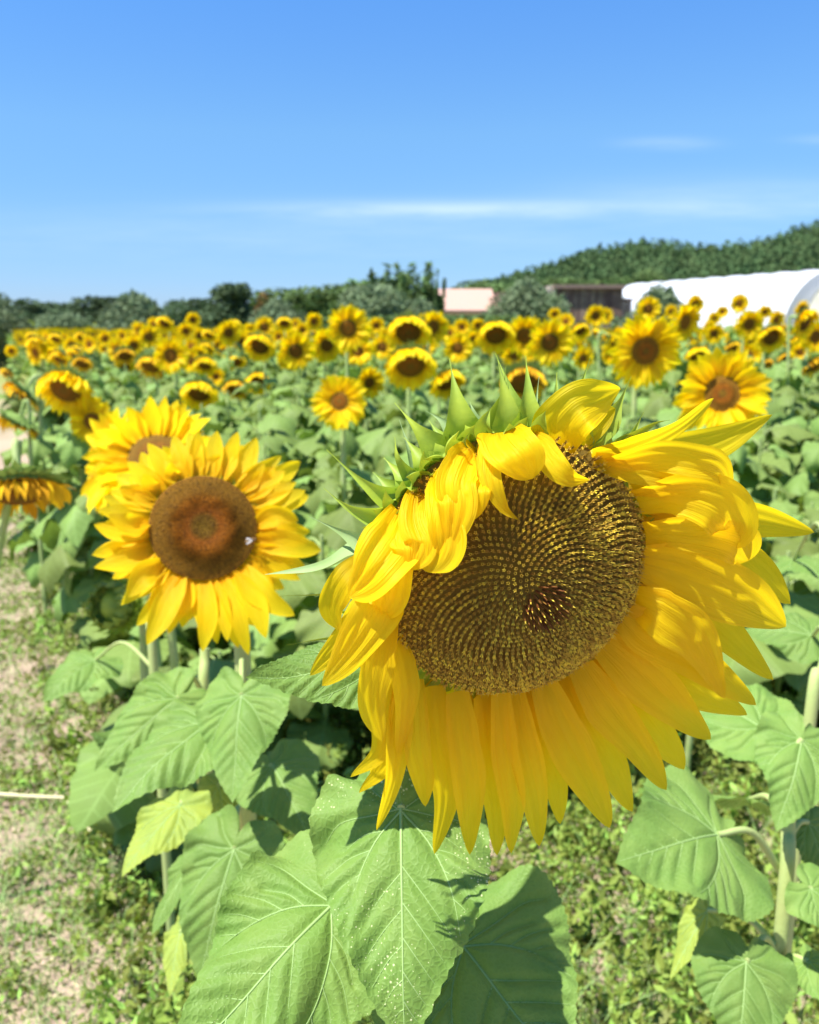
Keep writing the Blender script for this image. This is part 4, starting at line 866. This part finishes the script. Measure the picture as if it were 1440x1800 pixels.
leafy('sunflower_plant', 'leafy plant under the left sunflower with spotted light green leaf', ft,
      [dict(b=(312, 1228, 1.25), t=(175, 1352, 1.2), n=(.2, -.6, .75), s=(362, 1230, 1.42), wx=.8), dict(b=(318, 1415, 1.22), t=(210, 1550, 1.15), n=(-.2, -.5, .85), s=(362, 1400, 1.42), mt='leafY', wx=.72), dict(b=(385, 1380, 1.32), t=(400, 1470, 1.3), s=(362, 1400, 1.42), wx=.9, mt='leafY'),
       dict(b=(318, 1640, 1.25), t=(300, 1752, 1.2), n=(-.3, -.8, .5), mt='leafY', s=(362, 1600, 1.42), wx=.6)], [ft, at(362, 1300, 1.42), at(360, 1140, 1.42)], .010)
ft = at(275, 1250, 1.75); ft[2] = 0
leafy('sunflower_plant', 'leafless pale stem rising just left of the left sunflower petals', ft, [dict(b=(168, 1160, 1.9), t=(75, 1232, 1.8), s=(275, 1180, 1.75), wx=.9), dict(b=(240, 1330, 1.7), t=(150, 1290, 1.65), s=(275, 1290, 1.75), wx=.8)], [ft, at(272, 1200, 1.75), at(262, 1080, 1.75)], .010)
ft = at(1372, 1750, .98); ft[2] = 0
leafy('sunflower_plant', 'plant with thick pale stem and broad drooping leaves at the lower right', ft,
      [dict(b=(1262, 1467, .93), t=(1082, 1518, .86), n=(0, -.6, .8), s=(1372, 1532, .98), wx=1.15, fold=.12, prad=.0032), dict(b=(1410, 1300, .98), t=(1366, 1460, .93), n=(-.1, -.85, .5), wx=.85, s=(1392, 1330, .98)),
       dict(b=(1312, 1690, .88), t=(1292, 1872, .84), n=(0, -.7, .7), s=(1366, 1690, .98), wx=1.05, fold=.15, prad=.003), dict(b=(1420, 1445, 1.0), t=(1455, 1560, .98), n=(.3, -.7, .6), s=(1388, 1470, .98), wx=.9), dict(b=(1318, 1405, 1.05), t=(1290, 1432, 1.15), n=(0, -.2, .95), s=(1380, 1440, .98), wx=.9),
       dict(b=(1425, 1562, .92), t=(1520, 1650, .9), n=(.1, -.6, .8), s=(1378, 1600, .98), wx=1.0), dict(b=(1245, 1600, 1.02), t=(1178, 1730, 1.0), n=(-.6, -.5, .6), s=(1362, 1660, .98), wx=.45, mt='leafY'), dict(b=(1420, 1690, .95), t=(1500, 1780, .9), n=(.1, -.6, .8), s=(1368, 1700, .98), wx=1.0)],
      [ft, at(1374, 1640, .98), at(1386, 1450, .98), at(1392, 1330, .98)], .0088)
ft = at(1412, 1400, 1.15); ft[2] = 0
leafy('sunflower_plant', 'tall plant behind with bare pale stem at the right edge', ft,
      [dict(b=(1342, 1282, 1.2), t=(1195, 1212, 1.3), n=(0, -.5, .85), s=(1420, 1300, 1.15), wx=1.0, fold=.1), dict(b=(1428, 1118, 1.3), t=(1300, 1108, 1.35), n=(0, -.5, .85), s=(1460, 1140, 1.2), wx=.9), dict(b=(1395, 985, 1.6), t=(1450, 1020, 1.5), s=(1475, 1060, 1.2), wx=.9)],
      [ft, at(1420, 1300, 1.15), at(1446, 1180, 1.17), at(1500, 1000, 1.2)], .0085)

# ------------------------------------------------------------------ the field
# px, py, outer radius px, kind, facing yaw (deg, + = right), pitch (deg, + = up), label
FL = [
 (272,800,118,'big',5,48,'large bright sunflower tilted skyward directly behind the left sunflower'),
 (196,812,100,'big',-52,15,'sunflower seen side on at the far left of the left cluster'),
 (1135,617,64,'open',5,-5,'tall sunflower with brown disc above the right petals of the huge one'),
 (1270,692,80,'open',-5,8,'big sunflower on the right with round dark red brown disc'),
 (612,577,40,'open',10,0,'tallest sunflower in the middle rising in front of the tree line'),
 (722,640,46,'nod',5,-25,'drooping sunflower with wide dark disc in the middle of the field'),
 (785,670,34,'nod',30,-30,'nodding sunflower half hidden behind the wide dark one'),
 (597,705,48,'small',-5,10,'bright small sunflower standing alone left of the huge one'),
 (650,673,28,'small',25,-10,'small sunflower partly behind the bright lone one'),
 (115,682,50,'nod',-5,-25,'nodding sunflower with half moon disc at the left edge of the field'),
 (162,740,42,'small',15,5,'small sunflower just above the left cluster'),
 (38,690,34,'old',-60,-40,'withered nodding sunflower near the path at the left edge'),
 (30,742,36,'old',-80,-60,'green backed sunflower hanging face down beside the path'),
 (35,862,78,'old',25,-58,'large hanging sunflower with ragged petals cut by the left edge'),
 (350,690,34,'nod',0,-30,'dark faced nodding sunflower above the left cluster'),
 (300,625,32,'open',0,0,'round open sunflower facing the camera left of centre'),
 (520,617,33,'open',0,-8,'open sunflower with round dark disc between centre and left'),
 (575,607,31,'open',25,-8,'sunflower turned right just left of the tallest one'),
 (630,617,27,'young',0,5,'young sunflower with small golden centre below the tallest one'),
 (455,670,24,'nod',0,-20,'small drooping sunflower left of the bright lone one'),
 (457,607,29,'nod',-10,-20,'nodding sunflower with broad dark disc left of centre'),
 (360,640,22,'nod',5,-35,'small dark drooping head right of the round open sunflower'),
 (265,642,24,'old',-10,-35,'brown drooping head left of the round open sunflower'),
 (718,582,40,'nod',0,-20,'drooping sunflower right of the tallest one'),
 (762,575,30,'open',25,-5,'sunflower beneath the left end of the pink roof'),
 (805,612,26,'open',-5,0,'small open sunflower below the pink roof'),
 (872,587,34,'nod',0,-20,'dark faced sunflower below the gap between pink roof and shed'),
 (922,590,37,'open',-10,-10,'left one of the two bright sunflowers below the shed'),
 (967,602,41,'open',5,-5,'right one of the two bright sunflowers below the shed'),
 (920,670,38,'old',0,-30,'withered drooping sunflower right above the huge flower bracts'),
 (1080,595,30,'nod',60,-15,'sunflower turned sideways left of the tall one on the right'),
 (1140,543,22,'open',0,0,'small tall sunflower in front of the olive bush by the polytunnel'),
 (1205,567,34,'open',30,-10,'sunflower turned right below the white polytunnel'),
 (1222,535,18,'open',15,0,'small sunflower standing against the white polytunnel at its left'),
 (1300,533,17,'open',0,0,'small sunflower alone against the middle of the white polytunnel'),
 (1212,660,28,'open',-15,0,'sunflower partly hidden by the big one on the right'),
 (1317,570,27,'open',5,-5,'sunflower below the white polytunnel right of centre'),
 (1355,592,26,'nod',0,-10,'dark faced small sunflower near the right edge'),
 (1415,565,30,'nod',35,-10,'dark faced sunflower below the cream polytunnel'),
 (1434,592,28,'open',10,0,'bright sunflower cut by the right edge'),
 (205,1065,40,'bud',-25,20,'spiky yellow green bud left below the left sunflower'),
 (65,945,15,'bud',-20,20,'tiny round yellow green bud beside the path'),
]
SM = """157 605 16 o;185 595 14 o;205 615 20 o;235 607 18 o;65 605 20 n;62 620 22 o;20 617 12 o;85 612 15 o;290 567 17 n;339 562 14 o;262 592 20 o;245 582 18 o;327 582 16 o;350 590 14 o;368 588 14 n;
337 610 17 o;362 613 17 n;220 640 18 n;237 670 17 n;402 585 22 o;410 572 16 n;410 595 16 o;465 575 19 o;500 567 15 n;490 592 14 o;425 600 16 o;415 635 18 n;380 662 17 y;415 682 22 d;552 565 16 o;532 580 15 o;
672 610 22 o;662 572 15 o;190 697 12 y;105 630 20 n;145 638 17 d;12 655 12 d;790 585 15 o;812 575 15 o;975 552 12 o;995 565 15 o;1020 580 18 n;1047 555 20 o;1065 555 15 o;1227 625 24 n;1247 577 16 o;1365 562 18 o;
1325 615 18 n;1430 642 22 d;1385 630 15 d;1025 630 20 y;1410 542 15 o;992 675 12 y;1345 548 12 o;1270 548 11 o;1180 548 14 o;440 580 13 o;520 570 12 o;270 570 13 o;215 590 13 o;125 605 13 o;1400 600 18 n;1290 610 14 d;1345 640 14 d;1255 560 12 o;840 572 13 o;745 562 12 o"""
KM = dict(o='open', n='nod', y='small', d='old'); RPH = dict(open=.130, nod=.118, small=.100, old=.100, big=.155, young=.10, bud=.055)
rs = random.Random(21); cnt = 0; occupied = []
for px, py, rpx, kind, yaw, pitch, lab in FL:
    d = RPH[kind] * F / rpx; c = at(px, py, d); f = (math.sin(R_(yaw)) * math.cos(R_(pitch)), -math.cos(R_(yaw)) * math.cos(R_(pitch)), math.sin(R_(pitch)))
    lv = 1 if d < 5 else 0; c[2] = max(c[2], .35)
    sunflower(c, kind, f, 1.0 if kind != 'bud' else 1.5, lab, cnt, fol_h=c[2] * (.88 if d > 3 else .72), lvl=lv, nofol=(rpx > 70 or px < 36), shift=-.32 if px == 35 else 0); cnt += 1; occupied.append((c[0], c[1]))
SMALL = 'small out of focus yellow sunflower in the crowded distant rows of the field'
for q in SM.replace('\n', '').split(';'):
    a = q.split(); px, py, rpx = map(float, a[:3]); kind = KM[a[3]]; d = min(24, RPH[kind] * F / rpx); c = at(px, py, d); c[2] = max(.5, c[2]); yaw = rs.uniform(-28, 28); pitch = {'open': rs.uniform(-12, 8), 'nod': -25, 'small': 0, 'old': -35}[kind]
    f = (math.sin(R_(yaw)) * math.cos(R_(pitch)), -math.cos(R_(yaw)) * math.cos(R_(pitch)), math.sin(R_(pitch)))
    sunflower(c, kind, f, 1.0, SMALL, cnt, lvl=0); cnt += 1; occupied.append((c[0], c[1]))
k = 0
while k < 165:       # further rows
    Y = 8.5 + 15 * rs.random() ** 1.0; x0 = EDGE(Y) + .4; X = x0 + (Y * .52 + .5 - x0) * rs.random()
    px = 720 + X / Y * F
    if px < -30 or min(math.hypot(X - a, Y - b) for a, b in occupied) < .35: continue
    kind = rs.choice(['open', 'open', 'open', 'open', 'nod', 'nod', 'old', 'small', 'young']); H = rs.uniform(1.05, 1.36) + (.06 if px > 1250 else 0) - (.0 if px > 250 else .1); yaw = rs.uniform(-35, 35); pitch = {'open': rs.uniform(-15, 5), 'nod': -25, 'small': 0, 'old': -35, 'young': 5}[kind]
    f = (math.sin(R_(yaw)) * math.cos(R_(pitch)), -math.cos(R_(yaw)) * math.cos(R_(pitch)), math.sin(R_(pitch)))
    sunflower((X, Y, H), kind, f, rs.uniform(.9, 1.25), SMALL, cnt); cnt += 1; k += 1; occupied.append((X, Y))
# leafy plants not yet in flower that fill the nearer rows
LEAFY = 'leafy green sunflower plant without a flower in the dense rows'
def filler(X, Y, H, lvl, var):
    root = empty('sunflower_plant', (X, Y, -.02), rs.uniform(0, 6.28)); tag(root, LEAFY, 'sunflower plant', 'flowerless sunflower plants in the rows')
    fo = link('foliage', fol(var % 5, lvl), root); fo.scale = (rs.uniform(.9, 1.15),) * 2 + (H,)
    m = MB(); m.tube([(0, 0, 0), (.01, 0, H * .5), (0, 0, H * .97)], [.011, .010, .006], 7); m.build('stem', M_['stem'], root)
fl = 0; k = 0; tries = 0
while fl < 165 and tries < 9000:
    tries += 1; Y = 2.35 + 7.5 * rs.random() ** .8; x0 = EDGE(Y) + .15; X = x0 + .10 + (Y * .58 + .55 - x0) * rs.random()
    if min(math.hypot(X - a, Y - b) for a, b in occupied) < (.20 + .02 * Y): continue
    H = rs.uniform(.72, 1.0) if Y < 4 else rs.uniform(.9, 1.12)
    if X < EDGE(Y) + .6: H *= rs.uniform(.45, .7)
    filler(X, Y, H, 1 if Y < 4.2 else 0, fl); occupied.append((X, Y)); fl += 1
# beyond the counted rows the field reads as one mass
cal, pet, disc, Rd = heads('open', 0)
def arr(me):
    n = len(me.vertices); V = np.empty(n * 3); me.vertices.foreach_get('co', V); return V.reshape(-1, 3)
mp = MB(); r = np.random.default_rng(12); nF = 2600
for i in range(nF):
    Y = 20 + 25 * r.random() ** 1.3; x0 = EDGE(Y) + .3; X = x0 + (Y * .56 - x0) * r.random(); H = 1.05 + .25 * r.random()
    a = np.linspace(0, 2 * math.pi, 17)[:-1]; rr_ = np.where(np.arange(16) % 2, .07, .135) * (.95 + .4 * r.random()); til = r.uniform(-.3, .3); c = np.array([X, Y, H])
    V = np.stack([rr_ * np.cos(a), -.02 + til * rr_ * np.cos(a), rr_ * np.sin(a)], 1) + c; V2 = np.stack([.045 * np.cos(a), np.full(16, -.035), .045 * np.sin(a)], 1) + c
    mp.add(np.vstack([V, c[None]]), [(k, (k + 1) % 16, 16, 16) for k in range(16)], None, 0, r.random()); mp.add(np.vstack([V2, (c + [0, -.045, 0])[None]]), [(k, (k + 1) % 16, 16, 16) for k in range(16)], None, 1, r.random())
nL = 26000; Y = 22 + 24 * r.random(nL); x0 = -.47 * Y + .3; X = x0 + (Y * .56 - x0) * r.random(nL); C = np.stack([X, Y, .15 + 1.05 * r.random(nL) ** .7], 1); clump_quads(mp, C, .12, r.random(nL), 1.3, 2, .8)
tag(mp.build('distant_sunflowers', [M_['petalfar'], M_['discdark'], M_['leafF']]), 'farthest rows of the sunflower field merging into one yellow and green band', 'sunflowers', kind='stuff')

# ------------------------------------------------------------------ weeds, grass, straw
M_['weed'] = mat('weed_leaf', (.25, .33, .06), .55, .25, .25, (1, 1, .4), rndamp=1.4)
M_['grass'] = mat('grass_blade', (.26, .36, .12), .6, .2, .2, rndamp=.9)
M_['straw'] = mat('dry_straw', (.66, .56, .36), .7, .15, .1, rndamp=.5)
def scatter(n, y0=1.2, y1=8, seed=0):
    r = np.random.default_rng(seed); u = r.random(n); Y = y0 + (y1 - y0) * u ** 1.15; X = (r.random(n) * 1.5 - .62) * (Y + .4); return X, Y, r
def gz(X, Y): return -(.02 + .02 * fnoise(X * 1.3, Y * 1.3) + .012 * fnoise(X * 6, Y * 6, 3)) - .002
X, Y, r = scatter(390000, 1.3, 7, seed=1); dn = fnoise(X * 3.1, Y * 3.1, 5) + .6 * fnoise(X * 9, Y * 9, 2) + .5 * fnoise(X * 19, Y * 21, 4); left = X < EDGE(Y) + .05
keep = (dn + r.normal(size=len(X)) * .45 > np.where(left, .08, -.35)); X, Y, dn = X[keep], Y[keep], dn[keep]; n = len(X)
Z = gz(X, Y) + np.abs(r.normal(size=n)) * np.where(X < EDGE(Y) + .05, .022, .050) * (.5 + np.clip(dn, 0, 1.3)); C = np.stack([X, Y, Z + .004], 1)
m = MB(); clump_quads(m, C, (.0040 + .0045 * r.random(n) ** 2) * (1 + .12 * Y), r.random(n), 1.5, 0, .7)
# upright weeds between the stems
X, Y, r = scatter(5200, 1.3, 6.0, 4); k = (X > EDGE(Y) - .1) & ((fnoise(X * 2.5, Y * 2.5, 8) > -.35)); X, Y = X[k], Y[k]; H_ = .06 + .26 * r.random(len(X)) ** 1.6; j = np.repeat(np.arange(len(X)), 26); t = r.random(len(j)); lx = r.normal(size=len(j)) * .018 * (1.2 - t); ly = r.normal(size=len(j)) * .018 * (1.2 - t)
X_ = 0; C = np.stack([X[j] + lx + t * H_[j] * .3 * np.sin(j), Y[j] + ly + t * H_[j] * .3 * np.cos(j * 3), gz(X[j], Y[j]) + t * H_[j]], 1); clump_quads(m, C, .0080 + .0095 * r.random(len(X))[j] ** 2, np.clip(r.random(len(X))[j] * .7 + .3 * r.random(len(j)), 0, 1), 1.5, 0, .35)
tag(m.build('weeds', M_['weed']), 'patchy green weeds covering the pinkish soil', 'weeds', kind='stuff')
def blades(n, seed, ln, wd, y1, dens, lie=.5):
    X, Y, r = scatter(n, 1.2, y1, seed); k = dens(X, Y, r); X, Y = X[k], Y[k]; n = len(X); L_ = ln * (.4 + 1.0 * r.random(n)); az = r.random(n) * 6.28; b = lie * (.3 + r.random(n)); W_ = wd * (.6 + .8 * r.random(n)); P = np.zeros((n, 4, 2, 3))
    for j, t in enumerate((0, .35, .7, 1)):
        ang = b * (t + .2) * 1.3; h = L_ * t * np.cos(ang); o = L_ * t * np.sin(ang); w_ = W_ * (1 - t * .85); sx_ = -np.sin(az); sy_ = np.cos(az)
        for s, e in ((-1, 0), (1, 1)): P[:, j, e, 0] = X + np.cos(az) * o + sx_ * s * w_; P[:, j, e, 1] = Y + np.sin(az) * o + sy_ * s * w_; P[:, j, e, 2] = gz(X, Y) + h + .002
    V = P.reshape(-1, 3); base = np.arange(n)[:, None] * 8; f = np.concatenate([base + np.array([[2 * j, 2 * j + 1, 2 * j + 3, 2 * j + 2]]) for j in range(3)]); m = MB(); m.add(V, f, None, 0, np.repeat(r.random(n), 8)); return m
m = blades(95000, 5, .09, .0011, 8, lambda X, Y, r: fnoise(X * 1.6, Y * 1.6, 1) + r.normal(size=len(X)) * .4 > .0, .9); m2 = blades(12000, 9, .20, .0013, 6, lambda X, Y, r: fnoise(X * 2.1, Y * 2.1, 4) + r.normal(size=len(X)) * .4 > .1, 1.2); m.add(np.vstack(m2.v), np.vstack(m2.f), None, 0, np.clip(np.concatenate(m2.r) * .5 + .5, 0, 1)); tag(m.build('grass', M_['grass']), 'thin green grass blades among the weeds', 'grass', kind='stuff')
m = blades(42000, 6, .07, .0009, 7, lambda X, Y, r: r.random(len(X)) < .8, 1.7); tag(m.build('straw', M_['straw']), 'scattered dry straw lying between the weeds', 'straw', kind='stuff')
def gnd(px, py, z=.03): q = ray(px, py); return CO + q * ((z - CAMH) / q[2])
for pts, rad, lab in (([(-60, 1392), (60, 1400), (130, 1403), (192, 1410)], .006, 'thick pale dry stalk lying on the weeds at the left edge'), ([(118, 1408), (150, 1450), (200, 1505)], .004, 'thin dry stalk slanting down right from the thick pale one')):
    P = interp([gnd(*p) for p in pts], 12); m = MB(); m.tube(P, np.linspace(rad, rad * .6, 12), 8, rnd=.9); m.tube([P[5], P[5] + [.05, .03, .02]], [rad * .5, rad * .2], 6); st = m.build('dry_stalk', M_['straw']); tag(st, lab, 'stalk', 'dry stalks')
